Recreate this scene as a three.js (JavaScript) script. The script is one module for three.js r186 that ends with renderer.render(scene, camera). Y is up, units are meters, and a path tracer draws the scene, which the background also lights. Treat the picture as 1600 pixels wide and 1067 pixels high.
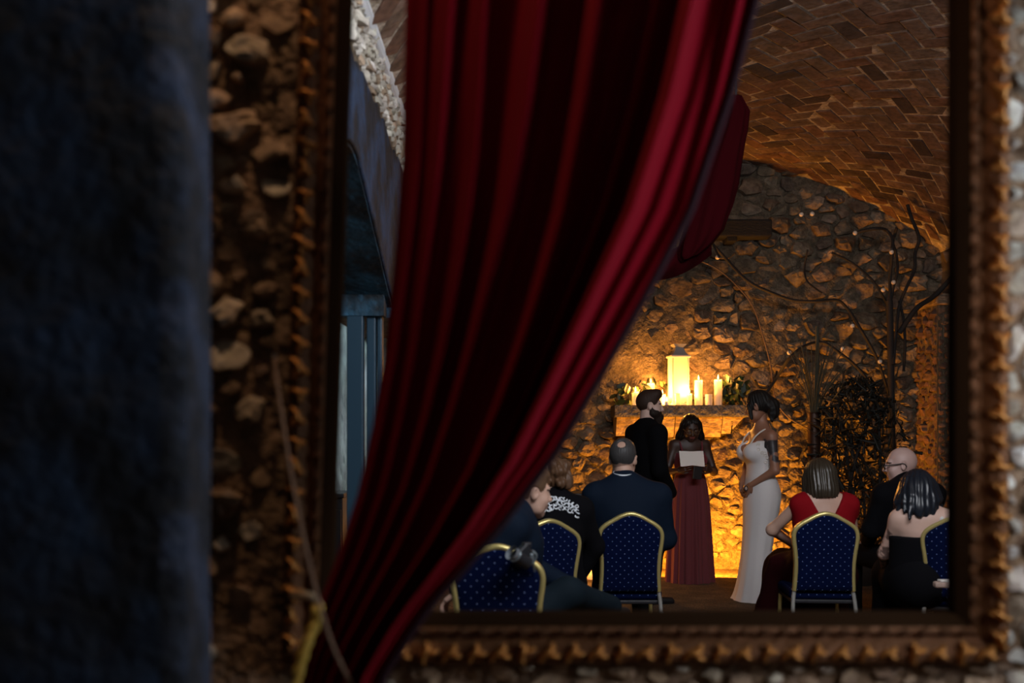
import * as THREE from 'three';
import { mergeGeometries, toCreasedNormals } from 'three/addons/utils/BufferGeometryUtils.js';
import { RoundedBoxGeometry } from 'three/addons/geometries/RoundedBoxGeometry.js';
import { RectAreaLightUniformsLib } from 'three/addons/lights/RectAreaLightUniformsLib.js';

// ---------- camera, light, exposure ----------
const scene = new THREE.Scene();
const FOCAL = 1555, EYE = 1.39, HORIZON = 683;          // lens in pixels of a 1600 x 1067 frame; eye height in metres
const camera = new THREE.PerspectiveCamera(2 * Math.atan(533.5 / FOCAL) * 180 / Math.PI, 1600 / 1067, 0.05, 60);
camera.position.set(0, EYE, 0);
camera.setViewOffset(1600, 1067, 0, -(HORIZON - 533.5), 1600, 1067);   // shift lens: verticals stay upright
camera.focus = 8.2; camera.userData.fStop = 1.5;
scene.add(camera);
const renderer = new THREE.WebGLRenderer({ antialias: true });
renderer.toneMapping = THREE.LinearToneMapping;
renderer.toneMappingExposure = 1.0;
renderer.shadowMap.enabled = true;
RectAreaLightUniformsLib.init();
scene.background = new THREE.Color(0.02, 0.03, 0.05);   // dusk outside; the rooms are closed
const LIGHT = {
  addedHallWindow: { color: [0.92, 0.94, 1.0], nits: 20 },       // added, unseen high window in the hall's near wall
  addedAnteWindow: { color: [0.66, 0.82, 1.0], nits: 0.9 },
  addedSconce: { color: [0.95, 0.95, 1.0], nits: 19 },           // added, unseen fill lamp right of the frame      // added window of the anteroom the camera stands in
  addedAnteLamp: { color: [1.0, 0.62, 0.36], cd: 4.6 },         // added, unseen wall lamp of the anteroom
  candle: { color: [1.0, 0.39, 0.065], cd: 1.1 },
  lantern: { color: [1.0, 0.5, 0.12], cd: 1.9 },
  floorLamp: { color: [1.0, 0.36, 0.024], cd: 17.0 },
};

// ---------- helpers ----------
let seed = 7;
const rnd = () => { seed |= 0; seed = seed + 0x6D2B79F5 | 0; let t = Math.imul(seed ^ seed >>> 15, 1 | seed); t = t + Math.imul(t ^ t >>> 7, 61 | t) ^ t; return ((t ^ t >>> 14) >>> 0) / 4294967296; };
const rr = (a, b) => a + (b - a) * rnd();
const V = (x, y, z) => new THREE.Vector3(x, y, z);
const clamp = THREE.MathUtils.clamp, lerp = THREE.MathUtils.lerp, rad = THREE.MathUtils.degToRad;
const sstep = (a, b, x) => { const t = clamp((x - a) / (b - a), 0, 1); return t * t * (3 - 2 * t); };
// a place in the hall from its bearing and distance (surveyed off the photograph)
const at = (px, py, d) => V((px - 800) / FOCAL * d, EYE - (py - HORIZON) / FOCAL * d, -d);
const project = (p) => [800 + p.x / -p.z * FOCAL, HORIZON - (p.y - EYE) / -p.z * FOCAL];
const taken = {};
const numbered = (n) => { const k = taken[n] = (taken[n] ?? -1) + 1; return k ? n + '_' + String(k).padStart(3, '0') : n; };
function shade(o) { o.castShadow = o.receiveShadow = true; return o; }
function part(name, geo, mat, parent, label) { const m = shade(new THREE.Mesh(geo, mat)); m.name = name; if (label) m.userData.label = label; parent.add(m); return m; }
function tag(o, label, category, group) { o.userData.label = label; o.userData.category = category; if (group) o.userData.group = group; return o; }
function thing(name, label, category, pos = [0, 0, 0], turn = 0, group) {
  const g = new THREE.Group(); g.name = numbered(name); g.position.set(...pos); g.rotation.y = turn; scene.add(g);
  return tag(g, label, category, group);
}
function solo(name, geo, mat, label, category, group) { const m = shade(new THREE.Mesh(geo, mat)); m.name = numbered(name); scene.add(m); return tag(m, label, category, group); }
function struct(name, geo, mat) { const m = shade(new THREE.Mesh(geo, mat)); m.name = name; m.userData.kind = 'structure'; scene.add(m); return m; }
function moved(g, x, y, z) { g.translate(x, y, z); return g; }
function clean(g) { let h = g.index ? g.toNonIndexed() : g; const o = new THREE.BufferGeometry(); for (const k of ['position', 'normal', 'uv']) if (h.attributes[k]) o.setAttribute(k, h.attributes[k]); if (!h.attributes.uv) o.setAttribute('uv', new THREE.BufferAttribute(new Float32Array(h.attributes.position.count * 2), 2)); return o; }
const join = (list) => mergeGeometries(list.map(clean));
function tube(pts, r, seg = 40, sides = 7, closed = false) { return new THREE.TubeGeometry(new THREE.CatmullRomCurve3(pts.map((p) => p.isVector3 ? p : V(...p)), closed, 'centripetal'), seg, r, sides, closed); }
function box(w, h, d, r = 0.006) { return new RoundedBoxGeometry(w, h, d, 2, Math.min(r, w / 2.1, h / 2.1, d / 2.1)); }
function lathe(pts, n = 24) { return new THREE.LatheGeometry(pts.map((p) => new THREE.Vector2(p[0], p[1])), n); }

// value noise
const hash3 = (x, y, z) => { let h = Math.imul(x, 374761393) + Math.imul(y, 668265263) + Math.imul(z, 1274126177) | 0; h = Math.imul(h ^ h >>> 13, 1274126177); return ((h ^ h >>> 16) >>> 0) / 4294967296; };
function vnoise(x, y, z = 0, wrap = 0) {
  const X = Math.floor(x), Y = Math.floor(y), Z = Math.floor(z), u = x - X, v = y - Y, w = z - Z;
  const f = (t) => t * t * (3 - 2 * t), m = (a) => wrap ? ((a % wrap) + wrap) % wrap : a;
  const c = (i, j, k) => hash3(m(X + i), m(Y + j), Z + k), a = f(u), b = f(v), e = f(w);
  const l = (k) => lerp(lerp(c(0, 0, k), c(1, 0, k), a), lerp(c(0, 1, k), c(1, 1, k), a), b);
  return lerp(l(0), l(1), e);
}
function fbm(x, y, z = 0, oct = 4, wrap = 0) { let s = 0, a = 0.5, n = 0; for (let i = 0; i < oct; i++) { s += a * vnoise(x, y, z + i * 7.3, wrap); n += a; x *= 2; y *= 2; wrap *= 2; a *= 0.5; } return s / n; }
function texture(size, fn, srgb) {          // fn(u, v) -> [r, g, b] 0..1, tiling
  const d = new Uint8Array(size * size * 4);
  for (let j = 0; j < size; j++) for (let i = 0; i < size; i++) { const c = fn(i / size, j / size), k = (j * size + i) * 4; for (let q = 0; q < 3; q++) d[k + q] = clamp(c[q], 0, 1) * 255; d[k + 3] = 255; }
  const t = new THREE.DataTexture(d, size, size); t.wrapS = t.wrapT = THREE.RepeatWrapping; t.magFilter = THREE.LinearFilter; t.minFilter = THREE.LinearMipmapLinearFilter; t.generateMipmaps = true; if (srgb) t.colorSpace = THREE.SRGBColorSpace; t.needsUpdate = true; return t;
}
const grey = (v) => [v, v, v];
const TEX = {
  rough: texture(512, (u, v) => grey(0.65 * fbm(u * 8, v * 8, 1, 6, 8) + 0.35 * Math.pow(fbm(u * 24, v * 24, 9, 3, 24), 0.6))),
  stone: texture(512, (u, v) => { const a = fbm(u * 5, v * 5, 3, 5, 5), b = fbm(u * 20, v * 20, 5, 4, 20), k = 0.55 + 0.55 * a + 0.35 * (b - 0.5); return [k, k * (0.96 + 0.05 * b), k * (0.9 + 0.1 * a)]; }, true),
  plaster: texture(512, (u, v) => { const a = sstep(0.35, 0.68, fbm(u * 4, v * 4, 11, 5, 4)), b = fbm(u * 16, v * 16, 2, 4, 16), k = 0.35 + 0.5 * a + 0.5 * (b - 0.5); return [k * 0.85, k * 0.96, k]; }, true),
  carpet: texture(512, (u, v) => { const a = fbm(u * 6, v * 6, 21, 4, 6), b = vnoise(u * 128, v * 128, 3, 128), k = 0.5 + 0.5 * a + 0.5 * (b - 0.5); return [k, k * 0.93, k * 0.84]; }, true),
  weave: texture(256, (u, v) => grey(0.5 + 0.25 * Math.sin(u * 64 * 6.2832) * Math.sin(v * 64 * 6.2832) + 0.3 * (vnoise(u * 64, v * 64, 3, 64) - 0.5))),
  dots: texture(256, (u, v) => { // one repeat: four pale dots on a half-drop grid
    let k = 0; for (const [a, b] of [[0.25, 0.25], [0.75, 0.75]]) k = Math.max(k, 1 - sstep(0.04, 0.065, Math.hypot(u - a, v - b)));
    const w = 0.8 + 0.4 * vnoise(u * 64, v * 64, 1, 64); return [lerp(0.012 * w, 0.55, k), lerp(0.06 * w, 0.62, k), lerp(0.20 * w, 0.8, k)]; }, true),
};
const rep = (t, x, y) => { const c = t.clone(); c.repeat.set(x, y ?? x); c.needsUpdate = true; return c; };
const lin = (c) => new THREE.Color().setRGB(c[0], c[1], c[2]);
const M = (c, rough = 0.8, more = {}) => new THREE.MeshStandardMaterial({ color: Array.isArray(c) ? lin(c) : new THREE.Color(c), roughness: rough, ...more });
const rockMat = (c, more = {}) => M(c, 0.92, { map: TEX.stone, bumpMap: TEX.rough, bumpScale: 0.03, ...more });

// ---------- smooth solids from joined capsules and ellipsoids ----------
const C = (a, b, ra, rb = ra, o = {}) => ({ a, b, ra, rb, ...o });
const Eo = (c, r, o = {}) => ({ c, r, ...o });
function solid(prims, cell, opt = {}) {
  const lo = [1e9, 1e9, 1e9], hi = [-1e9, -1e9, -1e9];
  for (const p of prims) {
    const pts = p.c ? [p.c] : [p.a, p.b], R = p.c ? Math.max(...p.r) : Math.max(p.ra, p.rb);
    p.lo = [0, 1, 2].map((i) => Math.min(...pts.map((q) => q[i])) - R); p.hi = [0, 1, 2].map((i) => Math.max(...pts.map((q) => q[i])) + R);
    if (!p.sub) for (let i = 0; i < 3; i++) { lo[i] = Math.min(lo[i], p.lo[i]); hi[i] = Math.max(hi[i], p.hi[i]); }
    if (p.rot) p.q = new THREE.Quaternion().setFromEuler(new THREE.Euler(...p.rot.map(rad))).invert();
  }
  const n = [0, 1, 2].map((i) => Math.ceil((hi[i] - lo[i]) / cell) + 5), o = lo.map((v) => v - 2 * cell), [nx, ny, nz] = n;
  const F = new Float32Array(nx * ny * nz).fill(9), K = opt.k ?? 0.03, tmp = V(0, 0, 0);
  for (const p of prims) {
    const k = p.k ?? K, pad = k + 2.5 * cell, s = [0, 1, 2].map((i) => Math.max(0, Math.floor((p.lo[i] - pad - o[i]) / cell))), e = [0, 1, 2].map((i) => Math.min(n[i] - 1, Math.ceil((p.hi[i] + pad - o[i]) / cell)));
    let bx, by, bz, bb; const sz = p.sz ?? 1; if (!p.c) { bx = p.b[0] - p.a[0]; by = p.b[1] - p.a[1]; bz = p.b[2] - p.a[2]; bb = bx * bx + by * by + bz * bz || 1e-9; }
    for (let z = s[2]; z <= e[2]; z++) for (let y = s[1]; y <= e[1]; y++) for (let x = s[0]; x <= e[0]; x++) {
      const X = o[0] + x * cell, Y = o[1] + y * cell, Z = o[2] + z * cell; let d;
      if (p.c) {
        let qx = X - p.c[0], qy = Y - p.c[1], qz = Z - p.c[2]; if (p.q) { tmp.set(qx, qy, qz).applyQuaternion(p.q); qx = tmp.x; qy = tmp.y; qz = tmp.z; }
        const [rx, ry, rz] = p.r, k0 = Math.hypot(qx / rx, qy / ry, qz / rz), k1 = Math.hypot(qx / rx / rx, qy / ry / ry, qz / rz / rz) || 1e-9; d = k0 * (k0 - 1) / k1;
      } else {
        const qx = X - p.a[0], qy = Y - p.a[1], qz = Z - p.a[2], h = clamp((qx * bx + qy * by + qz * bz) / bb, 0, 1);
        d = (Math.hypot(qx - bx * h, qy - by * h, (qz - bz * h) * sz) - (p.ra + (p.rb - p.ra) * h)) / (sz > 1 ? Math.sqrt(sz) : 1);
      }
      const i = (z * ny + y) * nx + x, f = F[i];
      if (p.sub) { const m = -d, h = Math.max(k - Math.abs(f - m), 0) / k; F[i] = Math.max(f, m) + h * h * k / 4; }
      else { const h = Math.max(k - Math.abs(f - d), 0) / k; F[i] = Math.min(f, d) - h * h * k / 4; }
    }
  }
  if (opt.clip) for (let z = 0; z < nz; z++) for (let y = 0; y < ny; y++) for (let x = 0; x < nx; x++) { const i = (z * ny + y) * nx + x; if (F[i] < 0.2) F[i] = Math.max(F[i], opt.clip(o[0] + x * cell, o[1] + y * cell, o[2] + z * cell)); }
  if (opt.warp) for (let z = 0; z < nz; z++) for (let y = 0; y < ny; y++) for (let x = 0; x < nx; x++) { const i = (z * ny + y) * nx + x; if (F[i] < 0.1) F[i] += opt.warp(o[0] + x * cell, o[1] + y * cell, o[2] + z * cell); }
  const id = new Int32Array(nx * ny * nz).fill(-1), pos = [], idx = [], st = [1, nx, nx * ny];
  const ed = [[0, 1], [0, 2], [0, 4], [1, 3], [1, 5], [2, 3], [2, 6], [3, 7], [4, 5], [4, 6], [5, 7], [6, 7]];
  for (let z = 0; z < nz - 1; z++) for (let y = 0; y < ny - 1; y++) for (let x = 0; x < nx - 1; x++) {
    const i = (z * ny + y) * nx + x; let m = 0; const v = [];
    for (let c = 0; c < 8; c++) { v[c] = F[i + (c & 1) + (c >> 1 & 1) * nx + (c >> 2) * nx * ny]; if (v[c] < 0) m |= 1 << c; }
    if (m === 0 || m === 255) continue;
    let sx = 0, sy = 0, sz = 0, q = 0;
    for (const [a, b] of ed) { if ((m >> a & 1) === (m >> b & 1)) continue; const t = v[a] / (v[a] - v[b]); sx += lerp(a & 1, b & 1, t); sy += lerp(a >> 1 & 1, b >> 1 & 1, t); sz += lerp(a >> 2, b >> 2, t); q++; }
    id[i] = pos.length / 3; pos.push(o[0] + (x + sx / q) * cell, o[1] + (y + sy / q) * cell, o[2] + (z + sz / q) * cell);
  }
  for (let z = 1; z < nz - 1; z++) for (let y = 1; y < ny - 1; y++) for (let x = 1; x < nx - 1; x++) {
    const i = (z * ny + y) * nx + x;
    for (let a = 0; a < 3; a++) {
      const j = i + st[a]; if ((F[i] < 0) === (F[j] < 0)) continue;
      const u = st[(a + 1) % 3], w = st[(a + 2) % 3], q = [id[i], id[i - u], id[i - u - w], id[i - w]]; if (q.some((k) => k < 0)) continue;
      if (F[i] < 0) idx.push(q[0], q[1], q[2], q[0], q[2], q[3]); else idx.push(q[0], q[2], q[1], q[0], q[3], q[2]);
    }
  }
  const g = new THREE.BufferGeometry(); g.setAttribute('position', new THREE.Float32BufferAttribute(pos, 3)); g.setIndex(idx); g.computeVertexNormals();
  if (opt.color) { const c = new Float32Array(pos.length); for (let i = 0; i < pos.length; i += 3) c.set(opt.color(pos[i], pos[i + 1], pos[i + 2]), i); g.setAttribute('color', new THREE.BufferAttribute(c, 3)); }
  return g;
}
// ---------- the hall and the anteroom ----------
const HALL = { x0: -0.685, x1: 4.5, near: -2.42, far: -10.5, spring: 3.33, rise: 0.97 };
const WALL = 2.3;                                       // distance of the framed wall
const xc = (HALL.x0 + HALL.x1) / 2, hs = (HALL.x1 - HALL.x0) / 2, RV = (hs * hs + HALL.rise ** 2) / (2 * HALL.rise), yc = HALL.spring + HALL.rise - RV, half = Math.asin(hs / RV);
const onVault = (s) => { const t = s / RV; return V(xc + RV * Math.sin(t), yc + RV * Math.cos(t), 0); };   // s: arc length from the crown

function slab(w, h, d, c, mat, name, turn) { const m = struct(name, new THREE.BoxGeometry(w, h, d), mat); m.position.set(...c); if (turn) m.rotation.set(...turn); return m; }
const mortarMat = M([0.17, 0.132, 0.09], 0.95, { bumpMap: rep(TEX.rough, 4, 4), bumpScale: 0.04, map: rep(TEX.stone, 3, 3) });
const plainDark = M([0.16, 0.13, 0.10], 0.95);
const floorMat = M([0.27, 0.185, 0.12], 0.9, { map: rep(TEX.carpet, 5, 5), bumpMap: rep(TEX.rough, 8, 8), bumpScale: 0.01 });

// uneven rough-cast surface in the x-y plane, facing +z, size in metres, displaced by noise
function rough(w, h, step, amp, s = 3, edge = 0.0) {
  const g = new THREE.PlaneGeometry(w, h, Math.max(1, Math.round(w / step)), Math.max(1, Math.round(h / step))), p = g.attributes.position, uv = g.attributes.uv;
  for (let i = 0; i < p.count; i++) { const x = p.getX(i), y = p.getY(i); p.setZ(i, amp * (fbm(x * s + 31, y * s + 17, edge, 4) - 0.5)); uv.setXY(i, x, y); }
  g.computeVertexNormals(); return g;
}
struct('floor', moved(new THREE.BoxGeometry(11, 0.12, 15), 1.0, -0.06, -4.2), floorMat);

// far wall: slab with rough-cast face, stones set in it
const wallBack = struct('wall_back', join([moved(rough(5.5, 4.6, 0.03, 0.13, 4), 0, 0, 0.008), moved(new THREE.BoxGeometry(5.5, 4.6, 0.25), 0, 0, -0.155)]), mortarMat);
wallBack.position.set(xc, 2.3, HALL.far);

// rubble: relaxed random cells, each a stone with its own outline and facets
function rubble({ parent, rect, size, aspect = 1.4, gap = 0.012, proud = [0.01, 0.05], skip, score, mats, place, most = 300, name = 'stone', cull = 0 }) {
  const [u0, v0, u1, v1] = rect, S = [];
  const grid = new Map(), gs = 0.12, key = (a, b) => a + ',' + b;
  for (let t = 0; t < 26000; t++) {
    const u = rr(u0, u1), v = rr(v0, v1), r = size(u, v) * rr(0.65, 1.5); let ok = true;
    const gi = Math.floor(u / gs), gj = Math.floor(v / gs);
    for (let i = -4; i <= 4 && ok; i++) for (let j = -4; j <= 4 && ok; j++) for (const s of grid.get(key(gi + i, gj + j)) ?? []) if (Math.hypot(s.u - u, (s.v - v) * aspect) < (s.r + r) * 0.86) { ok = false; break; }
    if (!ok) continue;
    const s = { u, v, r }; S.push(s); const k = key(gi, gj); if (!grid.has(k)) grid.set(k, []); grid.get(k).push(s);
  }
  const out = [];
  for (const s of S) {
    if (skip && skip(s.u, s.v)) continue;
    let poly = [[-1, -1], [1, -1], [1, 1], [-1, 1]].map(([a, b]) => [clamp(s.u + a * s.r * 2.2, u0, u1), clamp(s.v + b * s.r * 2.2, v0, v1)]);
    for (const q of S) {
      if (q === s) continue; const du = q.u - s.u, dv = q.v - s.v; if (Math.abs(du) > 0.9 || Math.abs(dv) > 0.9) continue;
      const a2 = aspect * aspect, nu = du, nv = dv * a2, L2 = du * nu + dv * nv, tt = 0.5 + 0.5 * (s.r * s.r - q.r * q.r) / L2, c = tt * L2, res = [];
      const f = (p) => (p[0] - s.u) * nu + (p[1] - s.v) * nv - c;
      for (let i = 0; i < poly.length; i++) { const A = poly[i], B = poly[(i + 1) % poly.length], fa = f(A), fb = f(B); if (fa <= 0) res.push(A); if ((fa < 0 && fb > 0) || (fa > 0 && fb < 0)) { const t = fa / (fa - fb); res.push([lerp(A[0], B[0], t), lerp(A[1], B[1], t)]); } }
      poly = res; if (poly.length < 3) break;
    }
    if (poly.length < 3) continue;
    let cu = 0, cv = 0, area = 0;
    for (let i = 0; i < poly.length; i++) { const A = poly[i], B = poly[(i + 1) % poly.length], k = A[0] * B[1] - B[0] * A[1]; area += k / 2; cu += (A[0] + B[0]) * k; cv += (A[1] + B[1]) * k; }
    if (area < 4e-4) continue; cu /= 6 * area; cv /= 6 * area;
    const L = poly.map((p) => [p[0] - cu, p[1] - cv]), mean = Math.sqrt(area / Math.PI), sh = Math.max(0.45, 1 - gap * rr(0.6, 1.9) / mean), ring = [];
    const P = L.map((p) => [p[0] * sh, p[1] * sh]); const cut = [];
    for (let i = 0; i < P.length; i++) { const A = P[i], B = P[(i + 1) % P.length], l = Math.hypot(A[0] - B[0], A[1] - B[1]); if (l < mean * 0.25) continue; cut.push([lerp(A[0], B[0], rr(0.04, 0.16)), lerp(A[1], B[1], rr(0.04, 0.16))]); if (l > mean * 0.7) cut.push([lerp(A[0], B[0], rr(0.45, 0.8)), lerp(A[1], B[1], rr(0.45, 0.8))]); }
    if (cut.length < 4) continue;
    for (const p of cut) { const k = rr(0.84, 1.08); ring.push([p[0] * k, p[1] * k]); }
    out.push({ u: cu, v: cv, ring, area, h: rr(...proud) * clamp(mean / 0.08, 0.5, 1.4) });
  }
  const geo = (s) => {
    const pos = [], uv = [], n = s.ring.length, ou = rnd() * 9, ov = rnd() * 9, tx = rr(-0.5, 0.5), ty = rr(-0.6, 0.4);
    const R = s.ring, h = s.h, lv = [R.map((p) => [p[0], p[1], -0.03]), R.map((p) => [p[0] * 0.93, p[1] * 0.93, h * 0.7 + (p[0] * tx + p[1] * ty) + rr(-0.1, 0.1) * h]), R.map((p) => [p[0] * 0.55, p[1] * 0.55, h * rr(0.85, 1.35) + (p[0] * tx + p[1] * ty) * 0.6])];
    const top = [0, 0, h * rr(0.9, 1.3)], t3 = (a, b, c) => { for (const p of [a, b, c]) { pos.push(...p); uv.push(p[0] * 1.6 + ou, p[1] * 1.6 + ov); } };
    for (let k = 0; k < 2; k++) for (let i = 0; i < n; i++) { const j = (i + 1) % n, a = lv[k][i], b = lv[k][j], c = lv[k + 1][j], d = lv[k + 1][i]; t3(a, b, c); t3(a, c, d); }
    for (let i = 0; i < n; i++) t3(lv[2][i], lv[2][(i + 1) % n], top);
    const g = new THREE.BufferGeometry(); g.setAttribute('position', new THREE.Float32BufferAttribute(pos, 3)); g.setAttribute('uv', new THREE.Float32BufferAttribute(uv, 2)); g.computeVertexNormals();
    return toCreasedNormals(g, 0.42);
  };
  for (const s of out) s.score = score ? score(s) : s.area;
  out.sort((a, b) => b.score - a.score);
  const rest = [];
  out.forEach((s, i) => {
    if (s.score < cull) return;
    const g = geo(s), mtx = place(s.u, s.v);
    if (i < most && s.score > 0) { const m = part(name, g, mats[Math.floor(rnd() * mats.length)], parent); m.applyMatrix4(mtx); }
    else { g.applyMatrix4(mtx); rest.push(g); }
  });
  if (rest.length) { const m = part('small_stones', mergeGeometries(rest), mats[0], parent); m.userData.kind = 'stuff'; }
}
const inFrame = (p, m = 0) => { const [x, y] = project(p); return p.z < -0.1 && x > -m && x < 1600 + m && y > -m && y < 1067 + m; };
// right edge of the red curtain in the frame, to know what it hides
const CURT_R = [[-160, 1232], [0, 1180], [150, 1140], [330, 1078], [480, 1003], [620, 932], [740, 868], [850, 790], [930, 722], [1000, 655], [1067, 600], [1150, 570]];
const CURT_L = [[-160, 640], [0, 634], [250, 628], [400, 616], [540, 600], [640, 582], [740, 558], [850, 520], [930, 488], [1000, 470], [1067, 462], [1150, 455]];
const along = (T, y) => { for (let i = 0; i < T.length - 1; i++) if (y <= T[i + 1][0]) return lerp(T[i][1], T[i + 1][1], clamp((y - T[i][0]) / (T[i + 1][0] - T[i][0]), 0, 1)); return T[T.length - 1][1]; };
const behindCurtain = (p) => { const [x, y] = project(p); return x > along(CURT_L, y) + 12 && x < along(CURT_R, y) - 25; };
const seen = (p) => inFrame(p, 30) && !behindCurtain(p);

const warmStone = [[0.23, 0.18, 0.125], [0.20, 0.15, 0.10], [0.27, 0.21, 0.155], [0.18, 0.125, 0.08], [0.22, 0.155, 0.105], [0.155, 0.12, 0.095]].map((c) => rockMat(c, { bumpScale: 0.05 }));
rubble({
  parent: wallBack, rect: [-2.7, -2.2, 2.7, 2.1], gap: 0.009, proud: [0.0, 0.06],
  size: (u, v) => { const X = u + xc, Y = v + 2.3; return Y > 2.0 ? 0.075 + 0.05 * fbm(X * 2, Y * 2, 4, 2) : 0.06 + 0.09 * Math.pow(fbm(X * 3, Y * 3, 8, 2), 2); },
  skip: (u, v) => { const X = u + xc, Y = v + 2.3; if (Y > 1.42 && Y < 1.76 && X > 1.05 && X < 2.4) return true; const p = V(X, Y, HALL.far), [px, py] = project(p); if (px > 930 && px < 1035 && py > 500 && py < 600) return rnd() < 0.75; return !inFrame(p, 60) || px < 640; },
  score: (s) => { const p = V(s.u + xc, s.v + 2.3, HALL.far); return seen(p) && project(p)[0] < 1500 ? s.area : s.area * 1e-3; },
  mats: warmStone, place: (u, v) => new THREE.Matrix4().makeTranslation(u, v, 0.012),
});

// vault: plastered shell with herringbone bricks
{
  const N = 48, pos = [], uv = [], idx = [];
  const z0 = HALL.near + 0.3, z1 = HALL.far - 0.2;
  for (const off of [0, 0.22]) for (let i = 0; i <= N; i++) { const s = lerp(-half, half, i / N) * RV, p = onVault(s), t = s / RV; p.x += Math.sin(t) * off; p.y += Math.cos(t) * off; for (const z of [z0, z1]) { pos.push(p.x, p.y, z); uv.push(s, z); } }
  const q = (a, b, c, d) => idx.push(a, b, c, a, c, d), L = (N + 1) * 2;
  for (let i = 0; i < N; i++) { const a = i * 2; q(a, a + 1, a + 3, a + 2); q(L + a, L + a + 2, L + a + 3, L + a + 1); q(a, a + 2, L + a + 2, L + a); q(a + 1, L + a + 1, L + a + 3, a + 3); }
  const g = new THREE.BufferGeometry(); g.setAttribute('position', new THREE.Float32BufferAttribute(pos, 3)); g.setAttribute('uv', new THREE.Float32BufferAttribute(uv, 2)); g.setIndex(idx); g.computeVertexNormals();
  const ceiling = struct('ceiling', g.toNonIndexed(), M([0.50, 0.43, 0.36], 0.95, { map: rep(TEX.stone, 3), bumpMap: rep(TEX.rough, 3), bumpScale: 0.02 }));
  const bm = [[0.175, 0.105, 0.075], [0.15, 0.085, 0.06], [0.20, 0.13, 0.098], [0.165, 0.112, 0.086], [0.175, 0.09, 0.06], [0.06, 0.036, 0.03]].map((c) => M(c, 0.9, { map: TEX.stone, bumpMap: TEX.rough, bumpScale: 0.012 }));
  const W = 0.148, Lb = W * 2, j = 0.007, vars = [];
  for (let k = 0; k < 5; k++) {      // a worn brick: chamfered, slightly crooked
    const a = Lb / 2 - j, b = W / 2 - j, ch = 0.006, P = [[-a, -b], [a, -b], [a, b], [-a, b]].map(([x, y]) => [x + rr(-0.004, 0.004), y + rr(-0.004, 0.004)]), pp = [], u2 = [], ou = rnd() * 7, tri = (...v) => v.forEach((p) => { pp.push(...p); u2.push(p[0] * 2 + ou, p[1] * 2 + ou * 1.7); });
    const lo = P.map((p) => [p[0], p[1], -0.02]), mid = P.map((p) => [p[0], p[1], 0.003]), hi = P.map((p) => [p[0] - Math.sign(p[0]) * ch, p[1] - Math.sign(p[1]) * ch, 0.009 + rr(-0.002, 0.002)]);
    for (const [A, B] of [[lo, mid], [mid, hi]]) for (let i = 0; i < 4; i++) { const n = (i + 1) % 4; tri(A[i], A[n], B[n]); tri(A[i], B[n], B[i]); }
    tri(hi[0], hi[1], hi[2]); tri(hi[0], hi[2], hi[3]);
    const bg = new THREE.BufferGeometry(); bg.setAttribute('position', new THREE.Float32BufferAttribute(pp, 3)); bg.setAttribute('uv', new THREE.Float32BufferAttribute(u2, 2)); bg.computeVertexNormals(); vars.push(bg);
  }
  const list = [], ca = Math.SQRT1_2;
  // herringbone in its own square grid (i, j in brick widths), turned 45 degrees to the axis of the vault
  for (let i = -70; i < 70; i++) for (let k = -70; k < 70; k++) {
    const m = (((i - k) % 4) + 4) % 4; let cx, cy, ang;
    if (m === 0) { cx = i + 1; cy = k + 0.5; ang = 0; } else if (m === 3) { cx = i + 0.5; cy = k + 1; ang = Math.PI / 2; } else continue;
    const a = cx * W, b = cy * W, s = (a - b) * ca, z = -7.2 + (a + b) * ca;
    if (Math.abs(s) > half * RV - 0.1 || z > -4.2 || z < HALL.far + 0.1) continue;
    const p = onVault(s); p.z = z; if (!inFrame(p, 90)) continue;
    list.push({ s, z, p, ang: ang + Math.PI / 4, w: seen(p) && project(p)[0] < 1510 && project(p)[0] > 535 ? 1 / -z : 0.001 / -z });
  }
  list.sort((a, b) => b.w - a.w);
  const rest = [];
  list.forEach((e, n) => {
    const t = e.s / RV, inward = V(-Math.sin(t), -Math.cos(t), 0), tan = V(Math.cos(t), -Math.sin(t), 0), zz = V(0, 0, 1);
    // local x along (tan, z) turned by ang, local z = inward
    const ex = tan.clone().multiplyScalar(Math.cos(e.ang)).addScaledVector(zz, -Math.sin(e.ang)), ez = inward.clone(), ey = ez.clone().cross(ex);
    ez.addScaledVector(ex, rr(-0.02, 0.02)).addScaledVector(ey, rr(-0.03, 0.03)).normalize(); const ex2 = ey.clone().cross(ez).normalize(), ey2 = ez.clone().cross(ex2);
    const mtx = new THREE.Matrix4().makeBasis(ex2, ey2, ez).setPosition(e.p.clone().addScaledVector(inward, rr(-0.007, 0.004)));
    const dark = rnd() < 0.09, mat = dark ? bm[5] : bm[Math.floor(rnd() * 5)], gg = vars[n % 5];
    if (n < 300) { const m = part('brick', gg, mat, ceiling); m.applyMatrix4(mtx); } else rest.push(gg.clone().applyMatrix4(mtx));
  });
  if (rest.length) { const m = part('distant_bricks', mergeGeometries(rest), bm[0], ceiling); m.userData.kind = 'stuff'; }
}
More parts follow.
